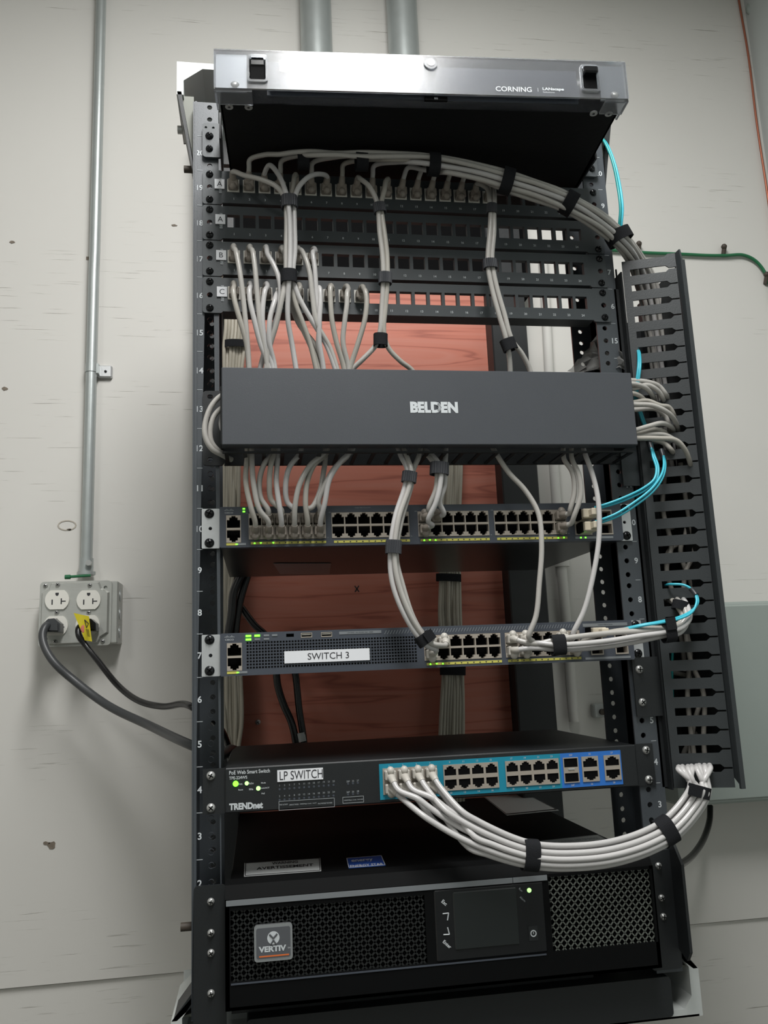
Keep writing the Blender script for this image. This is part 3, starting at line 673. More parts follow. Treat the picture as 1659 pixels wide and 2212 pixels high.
b=MB(); b.plate([(T.y+.006,dz0+.012),(T.y-.010,dz0+.001),(T.y-.010,dz1-.012),(T.y-.007,dz1+.004),(T.y+.006,dz1+.004)],[],T.x+.0015,T.x+.0035,'ductm',fn=lambda u,v,d:(d,u,v))
b.box(T.x-.0005,T.x+.0045,T.y-.0125,T.y-.009,dz0,dz1-.012,'ductm'); b.build('cover_edge',duct)
b=MB(); b.box(T.x+.006,T.x+.0085,T.y+.004,.085,dz0+.01,dz1-.01,'black'); b.build('far_side_panel',duct)
b=MB(); b.box(.262,T.x+.006,.083,.085,dz0,dz1-.036,'black'); b.build('back_panel',duct)
b=MB(); b.box(.262,T.x+.006,.0,.085,dz0-.002,dz0,'black'); b.build('bottom_panel',duct)
b=MB(); b.box(.250,.262,.0,.083,dz0,dz1-.03,'black'); b.build('near_side_panel',duct)
b=MB(); b.box(.226,.262,-.0052,-.0034,4.6*U,6.05*U,'black'); b.build('mounting_tab',duct)
for zz in (5.75*U,4.95*U): screw(duct,.2335,-.0052,zz,.0045,'screws')
b=MB(); b.box(.236,.262,-.0052,-.0034,10.45*U,11.9*U,'panel'); b.build('mounting_tab',duct)
# cables standing inside the duct
for k,(ps) in enumerate(([(1470,1000),(1485,1100),(1500,1190),(1480,1240),(1478,1320),(1490,1420),(1520,1500),(1520,1600),(1525,1660)],[(1440,990),(1432,1100),(1450,1180),(1440,1230),(1460,1300),(1490,1400),(1485,1500),(1500,1640)],
   [(1460,930),(1490,1060),(1482,1150),(1470,1190),(1500,1280),(1530,1380),(1535,1430),(1530,1470),(1500,1560),(1490,1640)],[(1450,940),(1495,1045),(1490,1110),(1478,1165),(1445,1190),(1440,1230),(1455,1290),(1475,1400),(1480,1450)],
   [(1480,1110),(1450,1140),(1420,1135)],[(1500,1440),(1540,1460),(1545,1500),(1550,1560),(1540,1620),(1560,1650)],[(1440,1450),(1500,1470),(1520,1560),(1480,1620),(1470,1660)])):
    cable('grey cable standing inside the finger duct, glimpsed through its slots',[at(x,y,.012+.006*k) for x,y in ps],m='cable3',group='cables inside the finger duct')
P=[at(x,y,.0) for x,y in ((1452,1350),(1460,1400),(1459,1440),(1460,1480),(1461,1520))]; P=[p+V((0,.008,0)) for p in P]
b=MB(); b.tube(P,.0015,'aquad',8); b.build('fibre_cable',origin=P[0],label='teal fibre cable inside the finger duct below the strap',category='cable')
# cables from the cover into the duct
RL=[([(1340,822),(1366,822),(1398,825),(1423,834),(1438,852),(1441,872)],-.034),([(1340,832),(1366,829),(1393,837),(1409,854),(1416,874)],-.044),([(1340,842),(1367,840),(1398,832),(1421,844),(1431,860),(1434,874)],-.038),([(1340,848),(1368,850),(1383,856),(1393,866),(1400,880)],-.040),
    ([(1340,876),(1369,869),(1398,866),(1425,876),(1445,880),(1455,896),(1456,915)],-.036),([(1340,872),(1369,874),(1410,876),(1445,893),(1461,915),(1466,945)],-.046),([(1340,885),(1369,885),(1415,883),(1436,898),(1444,915),(1448,940)],-.034),([(1340,935),(1372,929),(1403,920),(1430,914),(1450,922),(1456,945)],-.042),
    ([(1340,942),(1373,937),(1410,928),(1432,932),(1445,950)],-.034),([(1340,948),(1373,947),(1422,947),(1460,951),(1480,972),(1492,1005),(1496,1030)],-.046),([(1340,945),(1373,943),(1412,938),(1440,941),(1462,955),(1470,980)],-.036),([(1370,945),(1400,948),(1435,958),(1450,972),(1456,990)],-.030)]
nm=['uppermost','second from the top','third from the top, ducking under the second','short one below the third','fourth, beside the sixth slot','long middle one in front','inner middle one','arched one above the lowest pair','short one above the lowest pair','lowest and longest one','one tucked behind the lowest','one half hidden under the lowest']
for (ps,Y),n in zip(RL,nm):
    L=len(ps); P=[]
    for k,(x,y) in enumerate(ps):
        yy=Y if k<L-3 else (Y*.9 if k==L-3 else (-.028 if k==L-2 else .006)); P.append(at(x,y,yy))
    cable('grey cable right of the BELDEN cover, '+n,P,m=random.choice(('cable','cable3')))
# ------------------------------------------------------------------ rackmount switches with ears
def rj_hole(x,z,up,w=.0056,h=.0042):
    s=1 if up else -1; p=[(-w,-h),(w,-h),(w,h*.62),(w*.62,h*.62),(w*.62,h*1.15),(w*.3,h*1.15),(w*.3,h*1.45),(-w*.3,h*1.45),(-w*.3,h*1.15),(-w*.62,h*1.15),(-w*.62,h*.62),(-w,h*.62)]
    p=[(x+a,z+s*c) for a,c in p]; return p if s>0 else list(reversed(p))
TNREF=[0]
def portblock(parent,x0,x1,z0,z1,cols,y,frame='port',gap=.6):
    zm=(z0+z1)/2; pw=(x1-x0)/cols; b=MB(); holes=[]
    hw,hh_,off=(.455,.355,.44) if parent is not TNREF[0] else (.42,.30,.46)
    zc1=zm+(z1-zm)*off; zc0=zm-(zm-z0)*off
    for c in range(cols):
        xc=x0+pw*(c+.5); holes+=[rj_hole(xc,zc1,True,pw*hw,(z1-zm)*hh_),rj_hole(xc,zc0,False,pw*hw,(zm-z0)*hh_)]
    b.plate(rect(x0,x1,z0,z1),holes,y-.0012,y+.004,frame); b.build('port_block',parent)
    return [(x0+pw*(c+.5),zc1,zc0) for c in range(cols)]
def switchbody(t,zb,zt,dark,depth,XL=-.2235,XR=.2275,y=-.010,face='cface',openings=()):
    b=MB(); b.box(XL+.001,XR-.001,y+.010,depth,zb+.0005,zt-.0005,'under'); b.build('chassis',t)
    b=MB(); b.plate(rrect(XL,XR,zb,zt,.002),[rect(*q) for q in openings],y,y+.010,face); b.build('front_bezel',t)
    b=MB(); b.box(XL+.004,XR-.004,y+.0098,y+.0105,zb+.002,zt-.002,'deep'); b.build('bezel_backing',t)
def ears(t,zb,zt):
    for s in (-1,1):
        x0,x1=(-.2425,-.2238) if s<0 else (.2278,.2415); b=MB()
        b.plate(rrect(x0,x1,zb+.0005,zt-.0005,.001),[circ(s*.2335,(zb+zt)/2,.0019)],-.0035,-.0002,'ear'); e_=b.build('mounting_ear',t,label='bright metal ear')
        for fz in (.0064,.038): screw(e_,s*.2345,-.0035,zb+fz,.0052)
def cx(px,Y=-.0115,py=1130): return at(px,py,Y).x
C10=thing('network_switch','48-port network switch with grey cables and aqua fibres, directly below the wide cable manager','network switch',(0,0,9*U))
zb,zt=9*U,10*U-.0006
GR=[(-.1930,-.1110),(-.1045,-.0195),(-.0095,.0705),(.0770,.1605)]
G2=[(.1705,.1905,zb+.007,zb+.0355),(.1965,.2155,zb+.007,zb+.0355)]
mg=(-.2166,-.2013,zb+.0052,zb+.0345)
switchbody(C10,zb,zt,True,.27,openings=[(a,c,zb+.0078,zb+.0365) for a,c in GR]+[mg]+G2)
ears(C10,zb,zt)
c10=[]
for a,c in GR: c10.append(portblock(C10,a,c,zb+.0082,zb+.0362,6,-.0095))
portblock(C10,mg[0],mg[1],mg[2],mg[3],1,-.0095)
def statusstrip(t,x0,x1,z,lit,y=-.0103):
    b=MB(); b.box(x0+.002,x1,y-.0002,y,z-.0013,z+.0013,'yellow')
    n=12
    for k in range(n):
        x=x0+.006+(x1-x0-.010)*k/(n-1); s=1 if k%2==0 else -1
        b.add([(x-.001,y-.0004,z-.0007*s),(x+.001,y-.0004,z-.0007*s),(x,y-.0004,z+.0009*s)],[(0,1,2)] if s>0 else [(2,1,0)],'led' if k in lit else 'ink')
    b.build('status_strip',t)
for (a,c),lit in zip(GR,((0,1,3),(),(0,1,2),(10,11))): statusstrip(C10,a,c,zb+.0042,lit)
b=MB(); b.box(-.2166,-.196,-.0104,-.0102,zb+.0022,zb+.0046,'yellow'); b.box(-.2058,-.196,-.0105,-.0103,zb+.0022,zb+.0046,'silver'); b.box(-.2068,-.2045,-.0106,-.0104,zb+.0028,zb+.004,'led'); b.build('mode_strip',C10)
def ciscologo(t,x,z,s=1):
    b=MB()
    for k,h in enumerate((.6,1,1.6,1,.6,1,1.6,1,.6)): b.box(x+k*.00115*s,x+(k*.00115+.0005)*s,-.0104,-.0102,z,z+.0014*h*s,'gprint')
    b.text('CISCO',x+.0048*s,z-.0022*s,.0018*s,'gprint',-.0104,w=.009*s,bold=.03); b.build('logo_print',t)
ciscologo(C10,-.2185,zb+.0395); ciscologo
b=MB()
for x,z,m in ((-.198,zb+.0415,'led'),(-.198,zb+.0385,'led'),(-.1895,zb+.0415,'led')): b.box(x-.0012,x+.0012,-.0106,-.0102,z-.0007,z+.0007,m)
b.build('status_light',C10)
b=MB(); b.text('Catalyst 2960-X Series PoE+',-.070,zb+.0412,.0014,'gprint',-.0104); 
for gi,(a,c) in enumerate(GR):
    b.text(str(gi*12+1)+('X' if gi else 'X'),a-.0018,zb+.0365,.0012,'gprint',-.0104); b.text(str(gi*12+12),c+.002,zb+.009,.0012,'gprint',-.0104)
b.build('printed_text',C10)
for a,c,z0,z1 in G2:
    b=MB(); zm=(z0+z1)/2; b.plate(rect(a,c,z0,z1),[rect(a+.0012,c-.0012,z0+.0015,zm-.002),rect(a+.0012,c-.0012,zm+.002,z1-.0015)],-.0108,.004,'port'); b.build('fibre_port_cage',C10)
b=MB(); b.box(.170,.215,-.0104,-.0102,zb+.0026,zb+.0052,'silver')
for x in (.1765,.182): b.box(x-.0008,x+.0008,-.0107,-.0104,zb+.0032,zb+.0046,'led')
b.build('mode_strip',C10)
b=MB(); x0,x1=at(600,1230,.2).x,at(715,1230,.2).x; q=[atz(590,1217,zb-.0002),atz(715,1217,zb-.0002),atz(712,1240,zb-.0002),atz(605,1240,zb-.0002)]
b.add(q+[v-V((0,0,.0002)) for v in q],[(4,5,6,7),(0,1,5,4),(1,2,6,5),(2,3,7,6),(3,0,4,7)],'silver'); b.build('underside_label',C10)
# SW3
S3=thing('network_switch','24-port network switch with a white SWITCH 3 label','network switch',(0,0,6*U))
zb,zt=6*U,7*U-.0008
GR3=[(-.0095,.0753),(.0803,.1653)]
G23=[(.177,.1915,zb+.0065,zb+.0345),(.2055,.2205,zb+.0065,zb+.0345)]
mg=(-.2166,-.2013,zb+.0052,zb+.0335)
switchbody(S3,zb,zt,True,.27,openings=[(a,c,zb+.0072,zb+.0345) for a,c in GR3]+[mg]+G23+[(-.1402,-.1285,zb+.0365,zb+.0415),(-.1190,-.1075,zb+.0365,zb+.0415),(-.1555,-.1475,zb+.0378,zb+.0412)])
ears(S3,zb,zt); s3=[]
for a,c in GR3: s3.append(portblock(S3,a,c,zb+.0076,zb+.0342,6,-.0095))
portblock(S3,*mg,1,-.0095)
for (a,c),lit in zip(GR3,((0,1,2),())): statusstrip(S3,a,c,zb+.0040,lit)
for a,c,z0,z1 in G23:
    b=MB(); zm=(z0+z1)/2; b.plate(rect(a,c,z0,z1),[rect(a+.0012,c-.0012,z0+.0015,zm-.002),rect(a+.0012,c-.0012,zm+.002,z1-.0015)],-.0108,.004,'port'); b.build('fibre_port_cage',S3)
b=MB(); b.box(-.2166,-.196,-.0104,-.0102,zb+.0022,zb+.0046,'yellow'); b.box(-.2058,-.196,-.0105,-.0103,zb+.0022,zb+.0046,'silver'); b.box(-.2068,-.2045,-.0106,-.0104,zb+.0028,zb+.004,'led'); b.build('mode_strip',S3)
ciscologo(S3,-.2187,zb+.0392)
b=MB()
for i in range(2):
    for j,x in enumerate((-.1945,-.1855,-.1760,-.1675)):
        if i==1 and j==3: continue
        lit=(j==0) or (i==0 and j==1); b.box(x-.0028,x+.0028,-.0106,-.0102,zb+.0402-i*.0036-.001,zb+.0402-i*.0036+.001,'led' if lit else 'silver')
b.build('status_light',S3)
b=MB()
for a,c in ((-.1402,-.1285),(-.1190,-.1075)):
    b.plate(rect(a,c,zb+.0365,zb+.0415),[rect(a+.0006,c-.0006,zb+.0375,zb+.0409)],-.0104,.0,'port'); b.box(a+.001,c-.001,-.009,-.004,zb+.0392,zb+.0405,'white')
b.build('usb_port',S3)
b=MB()
z0,z1=zb+.0062,zb+.0348
nx=58; nz=9
for i in range(nx):
    for j in range(nz):
        x=-.1955+i*.0031; z=z0+(z1-z0)*(j+.5)/nz
        b.box(x-.0010,x+.0010,-.0102,-.0099,z-.0009,z+.0009,'deep')
b.build('vent_dots',S3)
b=MB(); b.box(-.1000,-.055,-.0104,-.0102,zb+.0385,zb+.0415,'silver'); b.text('LAN BASE  10G UPLINK  PoE+  370W',-.0775,zb+.04,.0012,'cdark',-.0106); 
for k in range(70): 
    x=-.052+k*.0031; b.add([(x,-.0103,zb+.0372),(x+.0008,-.0103,zb+.0372),(x+.0030,-.0103,zb+.0412),(x+.0022,-.0103,zb+.0412)],[(0,1,2,3)],'silver')
b.box(.170,.222,-.0104,-.0102,zb+.0375,zb+.041,'silver'); b.text('Catalyst 2960-X Series',.196,zb+.0392,.0017,'cdark',-.0106); b.box(.170,.2225,-.0104,-.0102,zb+.0018,zb+.0042,'silver')
b.build('printed_text',S3)
q0=at(614,1407,-.0115); q1=at(798,1400,-.0115); q2=at(799,1425,-.0115); q3=at(615,1434,-.0115)
b=MB(); lx0,lx1=q0.x,q1.x; lz1=(q0.z+q1.z)/2; lz0=(q2.z+q3.z)/2
b.box(lx0,lx1,-.0115,-.0103,lz0,lz1,'label'); b.text('SWITCH 3',(lx0+at(750,1400,-.0115).x-(-0)+0*(lx1))/2+.5*(at(668,1417,-.0115).x-lx0)*1.0,(lz0+lz1)/2,.0068,'ink',-.0117); b.build('name_label',S3,label='white SWITCH 3 label')
# cables on the upper switch
def swcable(label,col,row,ports,pts,m=None,latch=None,boot='boot',y=-.0085,g=None,st=None,bl=.014):
    x=ports[col][0]; z=ports[col][1 if row=='t' else 2]; la=(1 if row=='t' else -1) if latch is None else latch
    s=[V((x,y-.004,z)),V((x,y-.014,z+.0015)),V((x,y-.020,z+.008))] if st is None else [V((x,y-.004,z)),V((x,y-.014,z))]+st
    return cable(label,list(reversed([p for p in reversed(s+pxs(pts))])),(x,z,la,boot,y),m,bl=bl)
c='patch cable down to the upper switch, %s'
def under(pts): return [(x,y,Y) for x,y,Y in pts]+[(pts[-1][0],950,-.03)]
G=c10[0]
swcable(c%'bottom row, first from the left',0,'b',G,under([(542,1096,-.034),(531,1040,-.034),(534,985,-.032)]),'cable3')
swcable(c%'bottom row, second from the left',1,'b',G,under([(560,1100,-.034),(547,1040,-.036),(544,985,-.034)]),'cable')
swcable(c%'top row, second from the left',1,'t',G,under([(563,1075,-.030),(561,1035,-.032),(572,1000,-.034),(590,978,-.03)]),'cable')
swcable(c%'top row, third from the left',2,'t',G,under([(586,1080,-.030),(582,1040,-.036),(586,1000,-.036),(593,975,-.032)]),'cable3')
swcable(c%'bottom row, third from the left',2,'b',G,under([(604,1096,-.034),(597,1040,-.034),(600,985,-.030)]),'cable2')
swcable(c%'top row, fourth from the left',3,'t',G,under([(621,1085,-.030),(617,1050,-.034),(625,1010,-.034),(650,975,-.03)]),'cable2')
swcable(c%'bottom row, fourth from the left',3,'b',G,under([(637,1098,-.034),(646,1050,-.038),(670,1005,-.038),(703,975,-.032)]),'cable')
swcable(c%'bottom row, fifth from the left',4,'b',G,under([(660,1090,-.034),(664,1040,-.034),(678,1005,-.034),(706,978,-.026)]),'cable3')
swcable(c%'top row, fifth from the left',4,'t',G,under([(675,1095,-.030),(691,1062,-.030),(699,1020,-.028),(703,990,-.024)]),'cable')
swcable(c%'top row, sixth from the left',5,'t',G,under([(688,1085,-.032),(702,1048,-.036),(722,1012,-.036),(755,978,-.03)]),'cable')
swcable(c%'bottom row, sixth from the left',5,'b',G,under([(701,1090,-.036),(712,1035,-.040),(735,998,-.038),(762,970,-.032)]),'cable2')
G=c10[2]; ou=lambda x,z,dx:[V((x+dx,-.030,z-.001))]
for k,(lab,col,row,pp) in enumerate((('top row, left of the small ribbed bundle',0,'t',[(926,1100,-.036),(942,1055,-.042),(943,1012,-.044),(930,990,-.038),(915,973,-.03)]),
    ('top row, hidden behind the small ribbed bundle',1,'t',[(950,1085,-.036),(960,1050,-.040),(961,1012,-.042),(963,975,-.03)]),
    ('bottom row, left of the small ribbed bundle',0,'b',[(925,1125,-.038),(942,1085,-.046),(951,1045,-.048),(952,1012,-.048),(940,990,-.040),(918,970,-.03)]))):
    x=G[col][0]; z=G[col][1 if row=='t' else 2]; swcable(c%lab,col,row,G,under(pp),'cable2' if k else 'cable',st=[V((x+.005,-.030,z+.001))])
strap(949,1013,-.045,92,.0098,.013,'wide ribbed black strap on the short bundle above the upper switch',True,.0085)
G=c10[3]
swcable(c%'top row, last port on the right',5,'t',G,under([(1232,1100,-.034),(1241,1060,-.038),(1236,1020,-.038),(1218,990,-.034)]),'cable',st=[V((G[5][0]+.004,-.030,G[5][1]))])
swcable(c%'bottom row, last port on the right',5,'b',G,under([(1240,1115,-.036),(1254,1070,-.042),(1250,1025,-.042),(1235,990,-.036)]),'cable',st=[V((G[5][0]+.005,-.030,G[5][2]+.001))])
# cables passing down to SWITCH 3
G=s3[0]; d='long patch cable down to SWITCH 3, %s'
def to3(lab,G,col,row,pts,m,st,latch=None): return swcable(d%lab,col,row,G,pts,m,boot='bootl',st=st,latch=latch)
x,zt_,zb_=G[0]
to3('left bundle, into the lower left port',G,0,'b',[(918,1392,-.040),(880,1340,-.045),(849,1265,-.046),(843,1200,-.046),(853,1120,-.046),(875,1050,-.044),(880,1015,-.044),(866,985,-.038),(855,955,-.03)],'cable2',[V((x+.002,-.030,zb_+.003))])
to3('left bundle, into the upper left port',G,1,'t',[(928,1388,-.040),(895,1345,-.047),(862,1265,-.049),(852,1200,-.049),(861,1120,-.049),(884,1050,-.047),(888,1015,-.047),(880,990,-.042),(866,955,-.032)],'cable',[V((G[1][0]-.002,-.028,G[1][1]-.004)),V((G[1][0]-.008,-.034,G[1][1]-.004))])
to3('left bundle, rear one of the three',G,0,'t',[(915,1370,-.034),(893,1335,-.040),(870,1265,-.042),(856,1200,-.043),(868,1120,-.043),(888,1050,-.041),(893,1015,-.041),(905,985,-.036),(910,955,-.03)],'cable',[V((G[0][0]+.001,-.024,G[0][1]+.003))])
strap(884,1031,-.045,97,.0076,.0115,'ribbed black strap just under the BELDEN cover on the long left bundle',True,.007)
strap(850,1182,-.047,92,.0080,.0140,'ribbed black strap halfway down the long left bundle',True,.007)
strap(915,1381,-.041,55,.0085,.0115,'black strap where the long left bundle reaches SWITCH 3',False,.007,.004)
G=s3[1]
to3('long single one bending right then straight down',G,1,'t',[(1142,1376,-.036),(1158,1330,-.040),(1165,1260,-.042),(1170,1180,-.044),(1163,1110,-.044),(1135,1060,-.042),(1100,1022,-.04),(1075,985,-.036),(1058,955,-.03)],'cable',[V((G[1][0]+.004,-.028,G[1][1]-.003))])
to3('long bowed one at the far right',G,4,'t',[(1238,1368,-.034),(1262,1318,-.040),(1282,1240,-.044),(1294,1160,-.046),(1292,1080,-.046),(1280,1025,-.042),(1262,975,-.036),(1258,955,-.03)],'cable2',[V((G[4][0]+.006,-.028,G[4][1]-.002))])
e='patch cable running right from SWITCH 3, %s'
R1=[(1205,1381,-.036),(1300,1369,-.040),(1400,1362,-.044),(1435,1360,-.044),(1470,1350,-.042),(1482,1330,-.040),(1478,1313,-.034),(1468,1300,-.026),(1458,1290,-.010),(1450,1285,.01)]
R2=[(1205,1393,-.040),(1300,1386,-.044),(1380,1374,-.048),(1435,1366,-.048),(1474,1355,-.046),(1490,1335,-.044),(1487,1315,-.036),(1480,1300,-.028),(1472,1290,-.010),(1468,1280,.01)]
R3=[(1205,1403,-.034),(1300,1398,-.038),(1380,1385,-.042),(1435,1373,-.042),(1466,1368,-.040),(1482,1350,-.036),(1482,1330,-.032),(1472,1312,-.028),(1452,1300,-.012),(1440,1296,.01)]
for lab,col,row,R_,st in (('upper strand',0,'t',R1,[V((G[0][0]+.006,-.028,G[0][1]-.003)),V((G[0][0]+.02,-.032,G[0][1]-.006))]),('middle strand in front',1,'b',R2,[V((G[1][0]+.004,-.030,G[1][2]+.006))]),('lowest strand',0,'b',R3,[V((G[0][0]+.008,-.028,G[0][2]+.001)),V((G[0][0]+.022,-.031,G[0][2]+.001))])):
    swcable(e%lab,col,row,G,R_,'cable' if 'upper' in lab else 'cable2',boot='bootl',st=st)
R4=[(1290,1372,-.034),(1340,1362,-.038),(1400,1357,-.041),(1435,1356,-.041),(1468,1346,-.036),(1474,1330,-.034),(1462,1308,-.028),(1448,1292,-.010),(1440,1285,.01)]
x=G[5][0]; swcable(e%'strand starting at the last port',5,'b',G,R4,'cable3',boot='bootl',st=[V((x+.004,-.026,G[5][2]+.006))])
strap(1205,1393,-.038,-4,.0110,.0145,'black strap lying across the right half of SWITCH 3',False,.0075)
strap(1443,1364,-.044,-8,.0120,.0120,'black strap at the duct, right of SWITCH 3',False,.009,.004)
strap(1469,1308,-.030,100,.0085,.0100,'small black strap where the SWITCH 3 cables enter the duct',False,.007)
# fibre
def fibre(label,pts,m='aqua',r=.0014,sleeve=None,conn=None):
    P=pxs(pts); b=MB(); b.tube(P,r,m,8,8); o=b.build('fibre_cable',origin=P[0],label=label,category='cable'); o['_org']=tuple(P[0])
    if sleeve: b=MB(); b.tube(pxs(sleeve),.003,'cdark',10,smoothpath=False); b.build('sleeve',o)
    return o
fibre('teal fibre cable hanging from the top right of the rack, left strand of the pair',[(1290,288,.02),(1305,305,.0),(1322,345,-.01),(1334,400,-.015),(1340,450,-.018),(1338,500,-.012),(1350,545,.01)],'aquad',.0017)
fibre('teal fibre cable hanging from the top right of the rack, right strand of the pair',[(1292,292,.02),(1310,310,.0),(1327,350,-.01),(1339,400,-.015),(1345,450,-.018),(1343,500,-.012),(1356,545,.01)],'aqua',.0015)
fibre('short aqua fibre above the BELDEN cover, left strand',[(1376,754,-.004),(1379,765,-.025),(1379,790,-.035),(1375,825,-.035),(1372,860,-.03),(1386,905,-.02),(1400,945,-.022),(1407,972,-.03)],'aqua',.0015)
fibre('short aqua fibre above the BELDEN cover, right strand',[(1378,754,-.003),(1382,765,-.025),(1383,790,-.035),(1379,825,-.035),(1376,860,-.03),(1390,905,-.02),(1404,945,-.022),(1410,970,-.03)],'aqua',.0015)
f='aqua fibre curving down to the upper switch, %s'
fibre(f%'outermost of the upper pair',[(1408,968,-.034),(1414,985,-.04),(1422,1010,-.045),(1418,1035,-.048),(1395,1058,-.048),(1345,1082,-.046),(1300,1096,-.040),(1285,1100,-.034)],sleeve=[(1402,955,-.030),(1409,975,-.034)])
fibre(f%'innermost of the upper pair',[(1407,968,-.036),(1411,988,-.042),(1418,1012,-.047),(1413,1035,-.050),(1390,1054,-.050),(1342,1077,-.048),(1300,1092,-.042),(1285,1096,-.036)])
fibre(f%'outermost of the lower pair',[(1434,985,-.034),(1437,1005,-.04),(1432,1030,-.046),(1412,1060,-.05),(1375,1090,-.05),(1335,1115,-.048),(1300,1128,-.042),(1287,1132,-.034)],sleeve=[(1428,972,-.028),(1434,992,-.034)])
fibre(f%'innermost of the lower pair',[(1433,985,-.036),(1434,1005,-.042),(1428,1027,-.048),(1407,1056,-.052),(1370,1085,-.052),(1330,1110,-.050),(1300,1122,-.044),(1287,1126,-.036)])
fibre('aqua fibre looping out of the duct to SWITCH 3, front strand',[(1330,1362,-.03),(1385,1350,-.045),(1430,1342,-.05),(1470,1332,-.05),(1498,1316,-.048),(1508,1298,-.044),(1500,1278,-.04),(1478,1264,-.034),(1450,1262,-.026),(1437,1264,-.008)],sleeve=[(1492,1271,-.037),(1499,1279,-.039),(1504,1286,-.042)])
fibre('aqua fibre looping out of the duct to SWITCH 3, rear strand',[(1330,1364,-.032),(1385,1352,-.047),(1430,1345,-.052),(1470,1336,-.052),(1495,1322,-.050),(1505,1300,-.046),(1503,1286,-.042)])
t=thing('fibre_transceiver','pale fibre plug in the upper cage of the upper switch','fibre plug',(.18,-.02,9.65*U))
def sfpm(t,x,z):
    b=MB(); b.box(x-.0095,x+.0060,-.030,-.009,z-.0052,z+.0052,'sfp',.001); b.box(x-.0035,x+.0045,-.040,-.030,z-.0040,z+.0040,'sfp',.001); b.build('connector',t)
    b=MB(); b.box(x-.0115,x-.0095,-.024,-.0115,z-.006,z+.006,'deep'); b.build('latch',t)
X=at(1278,1110,-.03).x; sfpm(t,X,at(1278,1108,-.03).z)
t=thing('fibre_transceiver','pale fibre plug in the lower cage of the upper switch','fibre plug',(.18,-.02,9.3*U)); sfpm(t,at(1282,1135,-.03).x,at(1282,1136,-.03).z)
t=thing('fibre_transceiver','pale fibre plug at the right end of SWITCH 3','fibre plug',(.185,-.02,6.7*U)); p=at(1296,1366,-.025); sfpm(t,p.x,p.z)
# ------------------------------------------------------------------ teal-port PoE switch
TN=thing('poe_switch','black PoE switch with a teal and blue port field and an LP SWITCH label','network switch',(0,0,3*U))
zb,zt=.1318,.1755; y=-.006; TNREF[0]=TN
b=MB(); b.box(-.2195,.2205,y,.255,zb,zt,'black',.0012); b.build('chassis',TN)
for s in (-1,1):
    b=MB(); x0,x1=(-.2415,-.2195) if s<0 else (.2205,.2415); b.box(x0,x1,-.003,-.0003,zb,zt,'black'); e_=b.build('mounting_ear',TN)
    for fz in (.006,.037): screw(e_,s*.2335,-.003,zb+fz,.0045,'screws')
yf=y-.0008
def bx(px0,px1,py,Y=yf): return at(px0,py,Y).x,at(px1,py,Y).x
tx0=at(820,1690,yf).x; tx1=at(1212,1665,yf).x; tx2=at(1343,1655,yf).x; tz0,tz1=zb+.0035,zb+.0390
b=MB(); b.box(tx0,tx1,yf,y,tz0,tz1,'teal'); b.box(tx1,tx2,yf,y,tz0,tz1,'blue'); b.build('port_field',TN)
grp=[]
for a,c,py in ((827,945,1690),(958,1077,1682),(1092,1208,1672)):
    x0,x1=bx(a,c,py); grp.append(portblock(TN,x0,x1,zb+.0085,zb+.0345,4,yf))
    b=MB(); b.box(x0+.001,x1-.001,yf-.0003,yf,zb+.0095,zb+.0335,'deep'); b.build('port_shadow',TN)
for a,c,py in ((1257,1293,1662),(1305,1340,1658)):
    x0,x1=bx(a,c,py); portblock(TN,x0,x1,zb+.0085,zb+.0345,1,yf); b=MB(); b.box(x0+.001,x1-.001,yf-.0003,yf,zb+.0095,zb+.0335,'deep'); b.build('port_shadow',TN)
x0,x1=bx(1217,1250,1665); b=MB(); zm=zb+.0215; b.plate(rect(x0,x1,zb+.0085,zb+.0345),[rect(x0+.001,x1-.001,zb+.0095,zm-.003),rect(x0+.001,x1-.001,zm+.003,zb+.0335)],yf-.0012,yf+.0005,'port'); b.box(x0+.001,x1-.001,yf-.0003,yf,zb+.0095,zb+.0335,'deep'); b.box(x0+.005,x1-.005,yf-.002,yf-.001,zm+.0005,zm+.0018,'ear'); b.build('fibre_port_cage',TN)
b=MB(); yt=yf-.0003
for g,n0 in zip(grp,(1,9,17)):
    for k,(x,_,_) in enumerate(g): b.text(str(n0+2*k),x,zb+.0368,.0019,'wprint',yt); b.text(str(n0+2*k+1),x,zb+.0060,.0019,'wprint',yt)
for px,tt,tb in ((1233,'25F','26F'),(1274,'25','26'),(1322,'27','28')): X=at(px,1640,yf).x; b.text(tt,X,zb+.0368,.0019,'wprint',yt); b.text(tb,X,zb+.0060,.0019,'wprint',yt)
yq=y-.0003
L_=lambda px,py:at(px,py,y)
def tfit(b,s,px0,px1,py,h,m='wprint',bold=.015,Y=yq):
    A,B=at(px0,py,Y),at(px1,py,Y); zc=at((px0+px1)/2,py,Y).z; b.text(s,A.x,zc,h,m,Y,w=B.x-A.x,align='l',bold=bold)
tfit(b,'PoE Web Smart Switch',495,583,1667,.0038); tfit(b,'TPE-224WS',495,534,1680,.0030); tfit(b,'TRENDnet',495,568,1741,.0066,bold=.05)
tfit(b,'PWR',515,524,1694,.0015); tfit(b,'Fan Error',538,548,1692,.0020); tfit(b,'PWR Max',538,547,1705,.0020); tfit(b,'Mode',564,574,1691,.0014); tfit(b,'Link/ACT',564,582,1702,.0014); tfit(b,'PoE',565,572,1714,.0014); tfit(b,'Reset',515,525,1706,.0014)
for k in range(12):
    px=604+10.6*k
    for row,(py,s) in enumerate(((1697-k*.85,str(2*k+1)),(1720-k*.85,str(2*k+2)))):
        q=at(px,py,yq); b.text(s,q.x,q.z,.0017,'gprint',yq)
for k,(s1,s2) in enumerate((('25F','26F'),('25','26'),('27','28'))):
    q=at(752+10.5*k,1688-k,yq); b.text(s1,q.x,q.z,.0017,'gprint',yq); q=at(752+10.5*k,1711-k,yq); b.text(s2,q.x,q.z,.0017,'gprint',yq)
